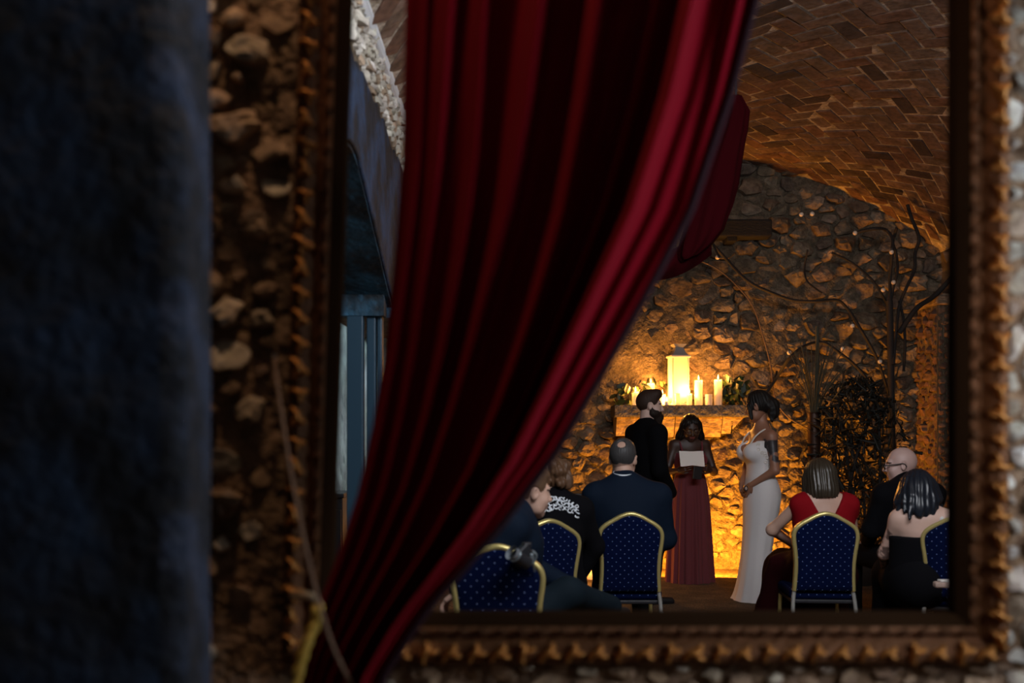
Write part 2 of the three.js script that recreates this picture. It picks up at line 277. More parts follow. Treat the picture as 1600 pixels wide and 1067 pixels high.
// right wall, and the stone pier in its far corner
const wallRight = slab(0.3, 4.6, 8.6, [HALL.x1 + 0.15, 2.1, (HALL.near + HALL.far) / 2 - 0.2], mortarMat, 'wall_right');
{
  const pier = struct('wall_corner_pier', moved(new THREE.BoxGeometry(0.24, 2.72, 0.5), 0, 1.36, 0), mortarMat); pier.position.set(4.38, 0, -10.22);
  const redStone = [[0.17, 0.09, 0.06], [0.20, 0.12, 0.08], [0.14, 0.075, 0.05]].map((c) => rockMat(c));
  rubble({ parent: pier, rect: [-0.12, 0.05, 0.12, 2.7], gap: 0.008, size: () => 0.055, mats: redStone, score: (s) => s.area, cull: 4e-4, proud: [0.01, 0.04], place: (u, v) => new THREE.Matrix4().makeTranslation(u, v, 0.25) });
  rubble({ parent: pier, rect: [-0.25, 0.05, 0.25, 2.7], gap: 0.008, size: () => 0.06, mats: redStone, score: (s) => s.area, cull: 4e-4, proud: [0.01, 0.04], place: (u, v) => new THREE.Matrix4().makeRotationY(-Math.PI / 2).setPosition(-0.12, v, u) });
  part('capstone', moved(box(0.34, 0.11, 0.6, 0.02), 0.02, 2.77, 0), rockMat([0.34, 0.25, 0.18]), pier);
  rubble({ parent: wallRight, rect: [-4.2, -2.0, -2.5, 1.2], gap: 0.01, size: () => 0.09, mats: warmStone, most: 60, cull: 0, score: (s) => (s.u < -3.6 ? s.area : -1), place: (u, v) => new THREE.Matrix4().makeRotationY(-Math.PI / 2).setPosition(-0.15, v, u) });
}
// left wall with a deep arched doorway, blue plaster below and rubble above
{
  const z1 = 8.4, sh = new THREE.Shape(); // u = distance from the hall's near end, v = height
  sh.moveTo(0, 0); sh.lineTo(1.2, 0); sh.lineTo(1.2, 2.1);
  sh.quadraticCurveTo(1.4, 2.72, 1.9, 2.6); sh.lineTo(3.18, 2.13); sh.lineTo(3.18, 2.06); sh.lineTo(4.6, 2.06); sh.lineTo(4.6, 0); sh.lineTo(z1, 0); sh.lineTo(z1, 3.36); sh.lineTo(0, 3.36); sh.closePath();
  const wl = struct('wall_left', new THREE.ExtrudeGeometry(sh, { depth: 0.32, bevelEnabled: false }), mortarMat);
  wl.rotation.y = Math.PI / 2; wl.position.set(HALL.x0 - 0.32, 0, HALL.near);     // u runs into the hall
  const ps = new THREE.Shape();
  ps.moveTo(0, 0.01); ps.lineTo(1.2, 0.01); ps.lineTo(1.2, 2.1); ps.quadraticCurveTo(1.4, 2.72, 1.9, 2.6); ps.lineTo(3.18, 2.13); ps.lineTo(3.18, 2.06); ps.lineTo(4.6, 2.06); ps.lineTo(4.6, 0.01); ps.lineTo(z1, 0.01);
  for (let u = z1; u >= 0; u -= 0.08) ps.lineTo(u, 3.0 + 0.14 * (fbm(u * 3, 2, 3, 4) - 0.5) + 0.05 * (vnoise(u * 14, 3) - 0.5)); ps.closePath();
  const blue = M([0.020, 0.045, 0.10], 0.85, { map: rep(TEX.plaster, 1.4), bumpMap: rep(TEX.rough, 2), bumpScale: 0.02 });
  part('plaster_coat', new THREE.ExtrudeGeometry(ps, { depth: 0.02, bevelEnabled: true, bevelSize: 0.006, bevelThickness: 0.006, bevelSegments: 1 }), blue, wl, 'blue painted plaster coat').position.z = 0.32;
  // plastered reveal of the doorway: splayed soffit and far jamb
  const rv = new THREE.Shape(); rv.moveTo(3.02, 2.055); rv.lineTo(3.14, 2.055); rv.lineTo(3.14, 2.95); rv.lineTo(3.02, 2.95); rv.closePath();
  part('plaster_reveal', new THREE.ExtrudeGeometry(rv, { depth: 0.905, bevelEnabled: false }), M([0.03, 0.10, 0.16], 0.8, { map: rep(TEX.plaster, 2), bumpMap: rep(TEX.rough, 2), bumpScale: 0.02 }), wl, 'teal blue plaster over the doorway').position.z = -0.6;
  { const so = new THREE.Shape(), q = []; for (let i = 0; i <= 10; i++) { const t = i / 10; q.push([(1 - t) ** 2 * 1.2 + 2 * t * (1 - t) * 1.4 + t * t * 1.9, (1 - t) ** 2 * 2.1 + 2 * t * (1 - t) * 2.72 + t * t * 2.6]); } q.push([3.18, 2.13], [3.18, 2.06]); q.forEach(([a, b], i) => (i ? so.lineTo(a, b) : so.moveTo(a, b))); so.lineTo(3.16, 2.06); so.lineTo(3.16, 2.118); for (let i = 10; i >= 0; i--) so.lineTo(q[i][0] + 0.012, q[i][1] - 0.02); so.closePath();
    part('plaster_soffit', new THREE.ExtrudeGeometry(so, { depth: 0.34, bevelEnabled: false }), M([0.03, 0.10, 0.16], 0.8, { map: rep(TEX.plaster, 2), bumpMap: rep(TEX.rough, 2), bumpScale: 0.02 }), wl, 'teal blue plaster under the arch').position.z = -0.01; }
  // spring band at the foot of the vault
  part('spring_band', tube(Array.from({ length: 15 }, (_, i) => V(i * 0.6, 3.36 + 0.012 * (vnoise(i * 3.1, 1) - 0.5), 0.325)), 0.035, 80, 6), M([0.62, 0.66, 0.70], 0.9, { bumpMap: TEX.rough, bumpScale: 0.02 }), wl, 'pale plaster band');
  rubble({ parent: wl, rect: [1.2, 3.02, 5.6, 3.36], gap: 0.006, size: () => 0.036, aspect: 1.2, mats: [[0.60, 0.57, 0.52], [0.66, 0.64, 0.60], [0.42, 0.32, 0.24], [0.72, 0.70, 0.67]].map((c) => rockMat(c)), proud: [0.008, 0.035], most: 120, skip: (u, v) => v < 3.06 + 0.14 * (fbm(u * 3, 2, 3, 4) - 0.5), score: (s) => { const p = V(HALL.x0, s.v, HALL.near - s.u); return seen(p) ? s.area : -1; }, cull: 0, place: (u, v) => new THREE.Matrix4().makeTranslation(u, v, 0.325) });
  // the passage behind the doorway: pale cracked wall, dark door frame
  const pale = slab(0.1, 3.0, 3.6, [-1.45, 1.5, -4.9], M([0.40, 0.47, 0.50], 0.9, { map: rep(TEX.stone, 2), bumpMap: rep(TEX.rough, 1.5), bumpScale: 0.05 }), 'wall_passage');
  slab(0.54, 0.1, 3.4, [-1.28, 2.98, -5.1], plainDark, 'ceiling_passage'); slab(0.7, 2.6, 0.1, [-1.2, 1.3, -6.78], M([0.42, 0.50, 0.52], 0.9, { map: rep(TEX.stone, 1.5), bumpMap: rep(TEX.rough, 1.5), bumpScale: 0.06 }), 'wall_passage_end');
  const dg = thing('door_frame', 'dark blue door frame post standing in the arched doorway beside the pale wall', 'door frame', [-0.86, 0, -5.5]);
  const dm = M([0.02, 0.05, 0.08], 0.35);
  for (const [x, w] of [[0.0, 0.09], [0.085, 0.05], [0.13, 0.028]]) part('post', moved(box(w, 2.06, 0.07, 0.008), x, 1.03, 0.02 - x * 0.3), dm, dg);
  part('threshold', moved(box(0.3, 0.03, 0.12), 0.05, 0.015, 0.06), dm, dg);
  const cab = thing('low_cabinet', 'low black cabinet in the doorway below the pale wall', 'cabinet', [-1.14, 0, -6.2]);
  const km = M([0.012, 0.012, 0.016], 0.4);
  part('carcass', moved(box(0.22, 1.02, 0.3, 0.01), 0, 0.51, 0), km, cab); part('top', moved(box(0.24, 0.03, 0.33, 0.008), 0, 1.035, 0), km, cab); part('door', moved(box(0.1, 0.9, 0.02, 0.004), -0.052, 0.5, 0.155), km, cab); part('door', moved(box(0.1, 0.9, 0.02, 0.004), 0.052, 0.5, 0.155), km, cab);
  const lampP = new THREE.PointLight(lin([0.75, 0.9, 1]), 1.0); lampP.shadow.radius = 3; lampP.castShadow = true;
  const bulb = thing('added_passage_lamp', 'small pale lamp added unseen in the passage to light its pale wall', 'lamp', [-1.15, 2.33, -6.1]);  // added lamp out of view, brightens the pale passage wall
  part('bulb', new THREE.SphereGeometry(0.06, 16, 10), M([0.8, 0.85, 0.9], 0.5, { emissive: lin([0.75, 0.9, 1]), emissiveIntensity: 2 }), bulb); part('rose', moved(new THREE.CylinderGeometry(0.05, 0.05, 0.3, 16), 0, 0.2, 0), plainDark, bulb); bulb.add(lampP);
}
// near wall: opening behind the frame, added high window above it
const near = { x0: -1.9, x1: 5.2, top: 4.7 };
const FR = { il: -60, it: -70, ib: 957, ir: 1489, w: 72 };     // sight edge of the frame, in bearings at the wall's distance
const mm = WALL / FOCAL;
const wx = (px) => (px - 800) * mm, wy = (py) => EYE - (py - HORIZON) * mm;
const win = { x0: 0.3, x1: 2.7, y0: 2.76, y1: 3.7 };
let wallFront;
{
  const sh = new THREE.Shape([[near.x0, 0], [near.x1, 0], [near.x1, near.top], [near.x0, near.top]].map((p) => new THREE.Vector2(...p)));
  const hole = (a) => sh.holes.push(new THREE.Path(a.map((p) => new THREE.Vector2(...p))));
  hole([[wx(482), wy(FR.it - 20)], [wx(482), wy(1003)], [wx(1545), wy(1003)], [wx(1545), wy(FR.it - 20)]]);
  hole([[win.x0, win.y0], [win.x0, win.y1], [win.x1, win.y1], [win.x1, win.y0]]);
  wallFront = struct('wall_front', new THREE.ExtrudeGeometry(sh, { depth: 0.12, bevelEnabled: false }), M([0.28, 0.18, 0.115], 0.95, { map: rep(TEX.stone, 2), bumpMap: rep(TEX.rough, 2.4), bumpScale: 0.06 }));
  wallFront.position.z = -WALL - 0.12;
  const tan = [[0.46, 0.32, 0.22], [0.40, 0.27, 0.18], [0.56, 0.46, 0.36], [0.36, 0.24, 0.16], [0.60, 0.53, 0.44]].map((c) => rockMat(c, { bumpScale: 0.04 }));
  const place = (u, v) => new THREE.Matrix4().makeTranslation(u, v, 0.125), vis = (s) => inFrame(V(s.u, s.v, -WALL), 60) ? s.area : -1;
  rubble({ parent: wallFront, rect: [wx(300), wy(1110), wx(468), wy(-60)], gap: 0.010, proud: [-0.006, 0.045], size: () => 0.05, aspect: 1.25, mats: tan, place, score: vis, cull: 0, most: 90, skip: (u, v) => { const y = HORIZON - (v - EYE) / mm, x = 800 + u / mm; return x > lerp(475, 440, y / 1000) - 22 || (y > 600 && y < 730 && rnd() < 0.6) || (y > 880 && rnd() < 0.8); } });
  rubble({ parent: wallFront, rect: [wx(476), wy(1140), wx(1562), wy(1032)], gap: 0.008, proud: [0.0, 0.04], size: () => 0.042, mats: tan, place, score: vis, cull: 0, most: 90 });
  rubble({ parent: wallFront, rect: [wx(1565), wy(1120), wx(1680), wy(-60)], gap: 0.008, proud: [0.0, 0.04], size: () => 0.042, aspect: 1.2, mats: [[0.55, 0.51, 0.46], [0.46, 0.40, 0.34], [0.62, 0.60, 0.57], [0.40, 0.31, 0.24]].map((c) => rockMat(c, { bumpScale: 0.04 })), place, score: vis, cull: 0, most: 80 });
  // added high window, out of view: glowing panes that light vault and guests
  const wd = M([0.25, 0.24, 0.22], 0.6), w = struct('added_window_1', moved(new THREE.BoxGeometry(win.x1 - win.x0 + 0.1, 0.06, 0.16), (win.x0 + win.x1) / 2, win.y0 - 0.03, 0), wd); w.position.z = -2.36;
  const L = lin(LIGHT.addedHallWindow.color);
  for (let i = 0; i < 4; i++) { const pw = (win.x1 - win.x0) / 4; part('added_window_pane', moved(new THREE.BoxGeometry(pw - 0.05, win.y1 - win.y0 - 0.06, 0.01), win.x0 + (i + 0.5) * pw, (win.y0 + win.y1) / 2, 0), M([0.8, 0.85, 0.9], 0.6, { emissive: L, emissiveIntensity: 2 }), w); }
  for (let i = 0; i <= 4; i++) part('mullion', moved(box(0.05, win.y1 - win.y0, 0.07), win.x0 + i * (win.x1 - win.x0) / 4, (win.y0 + win.y1) / 2, 0), wd, w);
  const a = new THREE.RectAreaLight(L, LIGHT.addedHallWindow.nits, win.x1 - win.x0, win.y1 - win.y0); a.position.set((win.x0 + win.x1) / 2, (win.y0 + win.y1) / 2, -2.43); a.lookAt(a.position.x, a.position.y - 0.25, -3.43); a.castShadow = true; scene.add(a);
}
// anteroom: closed shell round the camera, with an added fill window to the right and added lamps
{
  const am = M([0.20, 0.19, 0.18], 0.95);
  slab(5.2, 4.7, 0.2, [0.5, 2.35, 2.6], am, 'wall_anteroom_back'); slab(0.2, 4.7, 5.1, [-2.0, 2.35, 0.1], am, 'wall_anteroom_left'); slab(0.2, 4.7, 5.1, [2.9, 2.35, 0.1], am, 'wall_anteroom_right'); slab(5.2, 0.2, 5.1, [0.45, 4.75, 0.1], am, 'ceiling_anteroom');
  slab(0.3, 4.6, 8.6, [HALL.x0 - 0.95, 2.3, -6.6], am, 'wall_outer');
  const L = lin(LIGHT.addedAnteWindow.color), w = struct('added_window_2', moved(new THREE.BoxGeometry(0.1, 0.06, 1.5), 0, -0.75, 0), am); w.position.set(2.78, 2.3, -1.2);  // added window out of view, dim fill for the blue pier
  for (const dz of [-0.36, 0.36]) part('added_window_pane', moved(new THREE.BoxGeometry(0.02, 1.4, 0.66), 0, 0, dz), M([0.8, 0.85, 0.9], 0.6, { emissive: L, emissiveIntensity: 1.2 }), w);
  for (const dz of [-0.72, 0, 0.72]) part('mullion', moved(box(0.06, 1.46, 0.05), 0, 0, dz), am, w);
  const a = new THREE.RectAreaLight(L, LIGHT.addedAnteWindow.nits * 8, 1.4, 1.4); a.position.set(2.72, 2.3, -1.2); a.lookAt(0, 2.3, -1.2); a.castShadow = true; scene.add(a);
  const sc = thing('added_wall_sconce', 'added unseen fill lamp to the right of the frame', 'lamp', [1.36, 1.58, -1.45], -2.1), S = lin(LIGHT.addedSconce.color);  // added lamp out of view, lights the curtain folds and right-hand stones
  part('added_lamp_glass', moved(box(0.26, 0.5, 0.02, 0.008), 0, 0, 0), M([0.9, 0.9, 0.9], 0.6, { emissive: S, emissiveIntensity: 2 }), sc); part('bracket', moved(box(0.1, 0.2, 0.1), 0, 0, -0.07), am, sc); part('arm', tube([[0, 0, -0.1], [0.1, 0, -0.3], [0.5, 0.05, -0.75]], 0.012, 16, 6), am, sc);
  const sl = new THREE.RectAreaLight(S, LIGHT.addedSconce.nits, 0.26, 0.5); sl.position.set(0, 0, 0.03); sl.rotation.y = Math.PI; sl.castShadow = true; sc.add(sl);
  const lamp = thing('added_wall_lamp', 'added unseen globe lamp above the left of the frame', 'lamp', [-0.40, 3.85, -1.66]);  // added lamp out of view, warms the stones left of the frame
  part('added_lamp_globe', new THREE.SphereGeometry(0.06, 20, 12), M([1, 0.9, 0.8], 0.5, { emissive: lin(LIGHT.addedAnteLamp.color), emissiveIntensity: 2 }), lamp); part('cord', tube([[0, 0.05, 0], [0, 0.12, -0.05], [0, 0.1, -0.62]], 0.008, 16, 6), plainDark, lamp);
  const pl = new THREE.PointLight(lin(LIGHT.addedAnteLamp.color), LIGHT.addedAnteLamp.cd); pl.shadow.radius = 3; pl.castShadow = true; lamp.add(pl);
}
// blue plastered pier close at the left
{
  const d0 = 1.70, d1 = 1.86, rows = 60, cols = 30, pos = [], uv = [], idx = [];
  const edge = (py) => lerp(250, 291, sstep(-60, 300, py));
  const z = (x, y, k) => -lerp(d0, d1, k) + 0.016 * (fbm(x * 7, y * 7, 2, 4) - 0.5);
  const C2 = cols + 5;
  for (let j = 0; j <= rows; j++) {
    const py = lerp(-500, 1500, j / rows), y = EYE - (py - HORIZON) / FOCAL * d0, xe = (edge(py) - 800) / FOCAL * d0, xr = -0.563 + 0.006 * (fbm(y * 4, 3, 1, 3) - 0.5);
    for (let i = 0; i <= cols; i++) { const x = lerp(-1.9, xe, i / cols); pos.push(x, y, z(x, y, 0)); uv.push(x, y); }
    for (let i = 1; i <= 5; i++) { const k = i / 5, x = lerp(xe, xr, Math.pow(k, 0.6)); pos.push(x, y, z(x, y, k)); uv.push(x - k * 0.2, y); }
  }
  for (let j = 0; j < rows; j++) for (let i = 0; i < C2; i++) { const a = j * (C2 + 1) + i, b = a + C2 + 1; idx.push(a, b, b + 1, a, b + 1, a + 1); }
  const g = new THREE.BufferGeometry(); g.setAttribute('position', new THREE.Float32BufferAttribute(pos, 3)); g.setAttribute('uv', new THREE.Float32BufferAttribute(uv, 2)); g.setIndex(idx); g.computeVertexNormals();
  const body = moved(new THREE.BoxGeometry(1.25, 2.5, 0.1), -1.245, 1.45, -1.82); const front = [], side = []; for (let j = 0; j < rows; j++) for (let i = 0; i < C2; i++) { const q = (j * C2 + i) * 6; (i < cols - 1 ? front : side).push(...idx.slice(q, q + 6)); } const gs = g.clone(); g.setIndex(front); gs.setIndex(side);
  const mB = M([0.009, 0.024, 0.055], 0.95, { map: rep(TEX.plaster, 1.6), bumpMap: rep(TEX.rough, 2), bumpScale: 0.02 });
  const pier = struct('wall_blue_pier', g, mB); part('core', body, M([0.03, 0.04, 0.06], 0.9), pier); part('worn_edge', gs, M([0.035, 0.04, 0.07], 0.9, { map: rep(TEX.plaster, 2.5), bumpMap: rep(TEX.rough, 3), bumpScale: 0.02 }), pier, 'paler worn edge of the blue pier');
}
let candle, sprig;
// ---------- gilt frame on the near wall ----------
{
  const gold = M([0.105, 0.038, 0.010], 0.5, { metalness: 0.55, bumpMap: rep(TEX.rough, 6), bumpScale: 0.006 }), goldB = M([0.42, 0.18, 0.045], 0.42, { metalness: 0.75 }), dark = new THREE.MeshPhysicalMaterial({ color: lin([0.014, 0.006, 0.002]), roughness: 0.95, specularIntensity: 0.1 });
  const f = thing('gilt_frame', 'large carved gilt frame with beads and leaves, set in the rubble wall', 'frame');
  const front = -WALL + 0.0;
  // sight-edge corners; the old frame leans a little on its left
  const TL = [wx(551), wy(FR.it)], BL = [wx(518), wy(FR.ib)], BR = [wx(1488), wy(FR.ib)], TR = [wx(1490), wy(FR.it)];
  const corners = [TL, BL, BR, TR], W = FR.w * mm;
  const ctr = [0, 1].map((k) => corners.reduce((s, c) => s + c[k], 0) / 4);
  const outer = (c, o) => [c[0] + Math.sign(c[0] - ctr[0]) * o, c[1] + Math.sign(c[1] - ctr[1]) * o];
  const prof = (list, mat, name) => { // [offset out of the sight edge, height] profile swept along the four rails with mitred corners
    for (let s = 0; s < 4; s++) {
      const A = corners[s], B = corners[(s + 1) % 4], pos = [], uv = [], idx = [], n = list.length;
      for (const [e, c] of [[0, A], [1, B]]) for (const [o, h] of list) { const q = outer(c, o); pos.push(q[0], q[1], front + h); uv.push(o * 4, e * 4); }
      for (let i = 0; i < n - 1; i++) idx.push(i, i + n, i + n + 1, i, i + n + 1, i + 1);
      for (let i = 1; i < n - 1; i++) idx.push(0, i, i + 1, n, n + i + 1, n + i);
      const g = new THREE.BufferGeometry(); g.setAttribute('position', new THREE.Float32BufferAttribute(pos, 3)); g.setAttribute('uv', new THREE.Float32BufferAttribute(uv, 2)); g.setIndex(idx); g.computeVertexNormals();
      part(name, toCreasedNormals(g, 0.5), mat, f);
    }
  };
  prof([[0, -0.03], [0, 0.012], [0.004, 0.016], [0.024, 0.03], [0.027, 0.03], [0.027, -0.03]], dark, 'inner_rebate');
  prof([[0.026, -0.03], [0.027, 0.032], [0.032, 0.036], [0.040, 0.036], [0.046, 0.028], [0.052, 0.022], [0.058, 0.026], [0.066, 0.040], [0.084, 0.055], [0.100, 0.052], [0.108, 0.044], [W, 0.040], [W, 0.0], [W, -0.03]], gold, 'rail');
  // carved bead row and leaf row
  const bead = new THREE.SphereGeometry(0.0085, 8, 6); bead.scale(1.75, 1, 1);
  const leafG = (() => { // acanthus leaf: three lobes round a curled tip
    const l = []; for (const [x, y, a, s] of [[0, 0, 0.5, 1], [-0.010, -0.008, 1.15, 0.7], [0.011, -0.006, -0.2, 0.7], [0.006, 0.010, 0.8, 0.55]]) { const g = new THREE.SphereGeometry(0.0165 * s, 8, 5); g.scale(1.1, 0.42, 1.1); g.rotateZ(a); g.translate(x, y, 0); l.push(g); } return mergeGeometries(l); })();
  for (let s = 0; s < 3; s++) {
    const A = corners[s], B = corners[(s + 1) % 4];
    for (const [o, h, step, g, nm, mat] of [[0.036, 0.036, 0.047, bead, 'bead', gold], [0.080, 0.056, 0.056, leafG, 'carved_leaf', goldB]]) {
      const a = outer(A, o), b = outer(B, o), L = Math.hypot(b[0] - a[0], b[1] - a[1]), n = Math.floor(L / step), ang = Math.atan2(b[1] - a[1], b[0] - a[0]);
      for (let i = 0; i <= n; i++) {
        const t = (i + 0.5) / (n + 1), x = lerp(a[0], b[0], t), y = lerp(a[1], b[1], t); if (y > 2.55) continue;
        const m = part(nm, g, mat, f); m.position.set(x, y, front + h + rr(-0.002, 0.002)); m.rotation.z = ang + (nm === 'carved_leaf' ? rr(-0.25, 0.25) + (i % 2 ? 0.5 : -0.15) : 0); m.scale.setScalar(nm === 'carved_leaf' ? rr(1.0, 1.35) : rr(0.85, 1.12));
      }
    }
  }
}
// ---------- red velvet curtain drawn aside in front of the frame ----------
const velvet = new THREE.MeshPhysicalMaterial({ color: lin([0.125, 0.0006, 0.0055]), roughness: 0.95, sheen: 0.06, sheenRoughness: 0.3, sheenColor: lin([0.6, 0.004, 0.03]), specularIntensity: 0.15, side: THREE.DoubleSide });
const velvetShade = new THREE.MeshPhysicalMaterial({ color: lin([0.03, 0.0008, 0.0025]), roughness: 0.95, specularIntensity: 0.1, side: THREE.DoubleSide });  // red velvet of the swag, with its shade put into the base colour
{
  const D = 2.08, NU = 260, NV = 170, pos = [], uv = [], idx = [];
  // folds: crest positions across the cloth, with their sharpness
  const crest = [[0.045, 0.02, 0.25], [0.13, 0.03, 0.35], [0.235, 0.034, 0.4], [0.375, 0.045, 0.6], [0.56, 0.05, 0.75], [0.70, 0.035, 0.4], [0.83, 0.038, 1.35], [0.945, 0.022, 0.3]];
  const fold = (u, t) => { let h = 0; for (const [c, w, a] of crest) { const cc = c + 0.012 * Math.sin(t * 5 + c * 20) - (c > 0.8 && c < 0.9 ? 0.07 * sstep(0.15, 0.7, t) : 0), k = (u - cc) / (w * (0.74 - 0.12 * t)); h += a * (c > 0.9 ? 1 - sstep(0.1, 0.4, t) : 1) * Math.exp(-k * k); } return h * 0.13 + 0.007 * Math.sin(u * 70 + t * 6) + 0.006 * (fbm(u * 9, t * 5, 4, 3) - 0.5); };
  const surf = (u, t) => {
    const py = lerp(-160, 1150, t), l = along(CURT_L, py), r = along(CURT_R, py);
    const px = lerp(l, r, u), yy = py + 130 * sstep(0.35, 0.8, t) * (u - 0.5) * (t < 0.86 ? 1 : Math.max(0, (0.98 - t) / 0.12)) * -0.6;
    const amp = lerp(1, 0.62, sstep(0.35, 0.92, t)), sag = 0.05 * Math.sin(Math.PI * u);
    return at(px, yy, D - fold(u, t) * amp - 0.03 * t - sag * 0.3 * t);
  };
  for (let j = 0; j <= NV; j++) for (let i = 0; i <= NU; i++) { const p = surf(i / NU, j / NV); pos.push(p.x, p.y, p.z); uv.push(i / NU, j / NV * 2); }
  for (let j = 0; j < NV; j++) for (let i = 0; i < NU; i++) { const a = j * (NU + 1) + i, b = a + NU + 1; idx.push(a, b, b + 1, a, b + 1, a + 1); }
  const g = new THREE.BufferGeometry(); g.setAttribute('position', new THREE.Float32BufferAttribute(pos, 3)); g.setAttribute('uv', new THREE.Float32BufferAttribute(uv, 2)); g.setIndex(idx); g.computeVertexNormals();
  const c = thing('velvet_curtain', 'deep red velvet curtain in heavy folds drawn to the left across the frame', 'curtain');
  part('drape', g, velvet, c);
  const edge = []; for (let j = 0; j <= 60; j++) { const p = surf(1, j / 60); p.z += 0.004; edge.push(p); }
  part('hem', tube(edge, 0.009, 120, 8), new THREE.MeshPhysicalMaterial({ color: lin([0.022, 0.010, 0.013]), roughness: 0.95, specularIntensity: 0.1, sheen: 0.4, sheenColor: lin([0.04, 0.02, 0.03]) }), c, 'dusky rolled hem along the free edge');
  const rod = thing('curtain_rail', 'dark iron curtain rail above the frame carrying the red curtain', 'rail'); const iron = M([0.02, 0.02, 0.02], 0.5);
  const rg = new THREE.CylinderGeometry(0.014, 0.014, 2.4, 12); rg.rotateZ(Math.PI / 2); part('bar', moved(rg, 0.1, EYE + 843 / FOCAL * D, -D), iron, rod);
  for (const x of [-1.1, 1.3]) part('finial', moved(new THREE.SphereGeometry(0.03, 12, 8), x, EYE + 843 / FOCAL * D, -D), iron, rod);
  // gold rope tie, its hook, and a loose cord
  const q = (x, y, d) => at(x, y, d), ropeMat = M([0.62, 0.40, 0.07], 0.55), twist = (pts, r, mat, name, par) => { // two strands wound round each other
    const cv = new THREE.CatmullRomCurve3(pts), n = Math.ceil(cv.getLength() / 0.006); for (const s of [0, Math.PI]) { const o = []; for (let i = 0; i <= n; i++) { const p = cv.getPoint(i / n), a = i * 0.55 + s; p.x += Math.cos(a) * r * 0.6; p.z += Math.sin(a) * r * 0.6; o.push(p); } part(name, tube(o, r * 0.75, n * 2, 6), mat, par); } };
  const tie = thing('tieback_rope', 'short twisted gold tieback rope hanging by the curtain foot', 'rope');
  twist([q(497, 946, 1.96), q(492, 975, 1.95), q(480, 1003, 1.95), q(470, 1035, 1.96), q(462, 1075, 1.97), q(458, 1130, 1.98)], 0.0095, ropeMat, 'strand', tie);
  part('knot', moved(new THREE.SphereGeometry(0.013, 12, 10), ...q(496, 953, 1.95).toArray()), ropeMat, tie);
  const hook = thing('holdback_hook', 'small pale brass holdback hook on the wall beside the gold rope', 'hook'); const brass = M([0.55, 0.42, 0.26], 0.4, { metalness: 0.4 });
  part('arm', tube([q(458, 931, 2.28), q(462, 930, 2.02), q(476, 930, 1.97), q(492, 935, 1.96), q(498, 946, 1.965)], 0.0085, 40, 8), brass, hook); part('rose', moved(new THREE.SphereGeometry(0.016, 12, 8), ...q(458, 931, 2.28).toArray()), brass, hook);
  const cd = thing('thin_cord', 'long thin brown cord hanging slack down the left of the frame', 'cord'), cm = M([0.13, 0.075, 0.045], 0.85);
  part('strand', tube([q(428, 560, 2.2), q(433, 600, 2.1), q(445, 680, 2.03), q(458, 760, 1.99), q(474, 840, 1.97), q(490, 910, 1.95), q(505, 965, 1.94), q(522, 1015, 1.94), q(548, 1068, 1.95), q(575, 1120, 1.98)], 0.004, 90, 7), cm, cd); part('nail', moved(new THREE.SphereGeometry(0.008, 8, 6), ...q(428, 558, 2.24).toArray()), iron, cd);
}
// ---------- red swag hanging from the vault ----------
{
  const s = thing('hanging_swag', 'red fabric swag coloured dark as in shade, hanging from the vault behind the big curtain', 'drape'), Z = 7.0;
  const rows = [[1150, 150, 8, 0.02], [1153, 175, 17, 0.045], [1146, 205, 20, 0.055], [1134, 245, 24, 0.06], [1121, 290, 30, 0.07], [1108, 335, 34, 0.08], [1096, 372, 33, 0.085], [1086, 392, 26, 0.08], [1078, 404, 12, 0.05]];
  const pos = [], idx = [], n = 40;
  for (const [x, y, w, dep] of rows) for (let i = 0; i <= n; i++) { const a = i / n * Math.PI * 2, k = 1 + 0.12 * Math.cos(a * 7 + y * 0.02); const p = at(x, y, Z); pos.push(p.x + Math.cos(a) * w / FOCAL * Z * k, p.y + Math.cos(a) * w * 0.0012 * (y > 300 ? 1.6 : 0), p.z + Math.sin(a) * dep * 1.6 * k); }
  for (let j = 0; j < rows.length - 1; j++) for (let i = 0; i < n; i++) { const a = j * (n + 1) + i, b = a + n + 1; idx.push(a, b + 1, b, a, a + 1, b + 1); }
  const g = new THREE.BufferGeometry(); g.setAttribute('position', new THREE.Float32BufferAttribute(pos, 3)); g.setIndex(idx); g.computeVertexNormals();
  part('gathered_cloth', g, velvetShade, s);
  // lower loop of the same shade-darkened cloth
  const p2 = [], i2 = []; const nu = 24, nv = 12;
  for (let j = 0; j <= nv; j++) for (let i = 0; i <= nu; i++) { const u = i / nu, v = j / nv; const x = lerp(1000, 1112, u), top = lerp(430, 372, u) - 14, bot = lerp(436, 398, Math.pow(u, 1.6)) + 14 * Math.sin(Math.PI * u) * 0.6; const p = at(x, lerp(top, bot, v), Z + 0.1 - 0.09 * Math.sin(Math.PI * v) + 0.02 * Math.sin(u * 20 + v * 5)); p2.push(p.x, p.y, p.z); }
  for (let j = 0; j < nv; j++) for (let i = 0; i < nu; i++) { const a = j * (nu + 1) + i, b = a + nu + 1; i2.push(a, b, b + 1, a, b + 1, a + 1); }
  const g2 = new THREE.BufferGeometry(); g2.setAttribute('position', new THREE.Float32BufferAttribute(p2, 3)); g2.setIndex(i2); g2.computeVertexNormals();
  part('lower_fold', g2, velvetShade, s);
  part('ceiling_hook', tube([at(1150, 152, Z), at(1150, 100, Z), at(1152, 28, Z)], 0.008, 12, 6), M([0.02, 0.02, 0.02], 0.5), s);
}
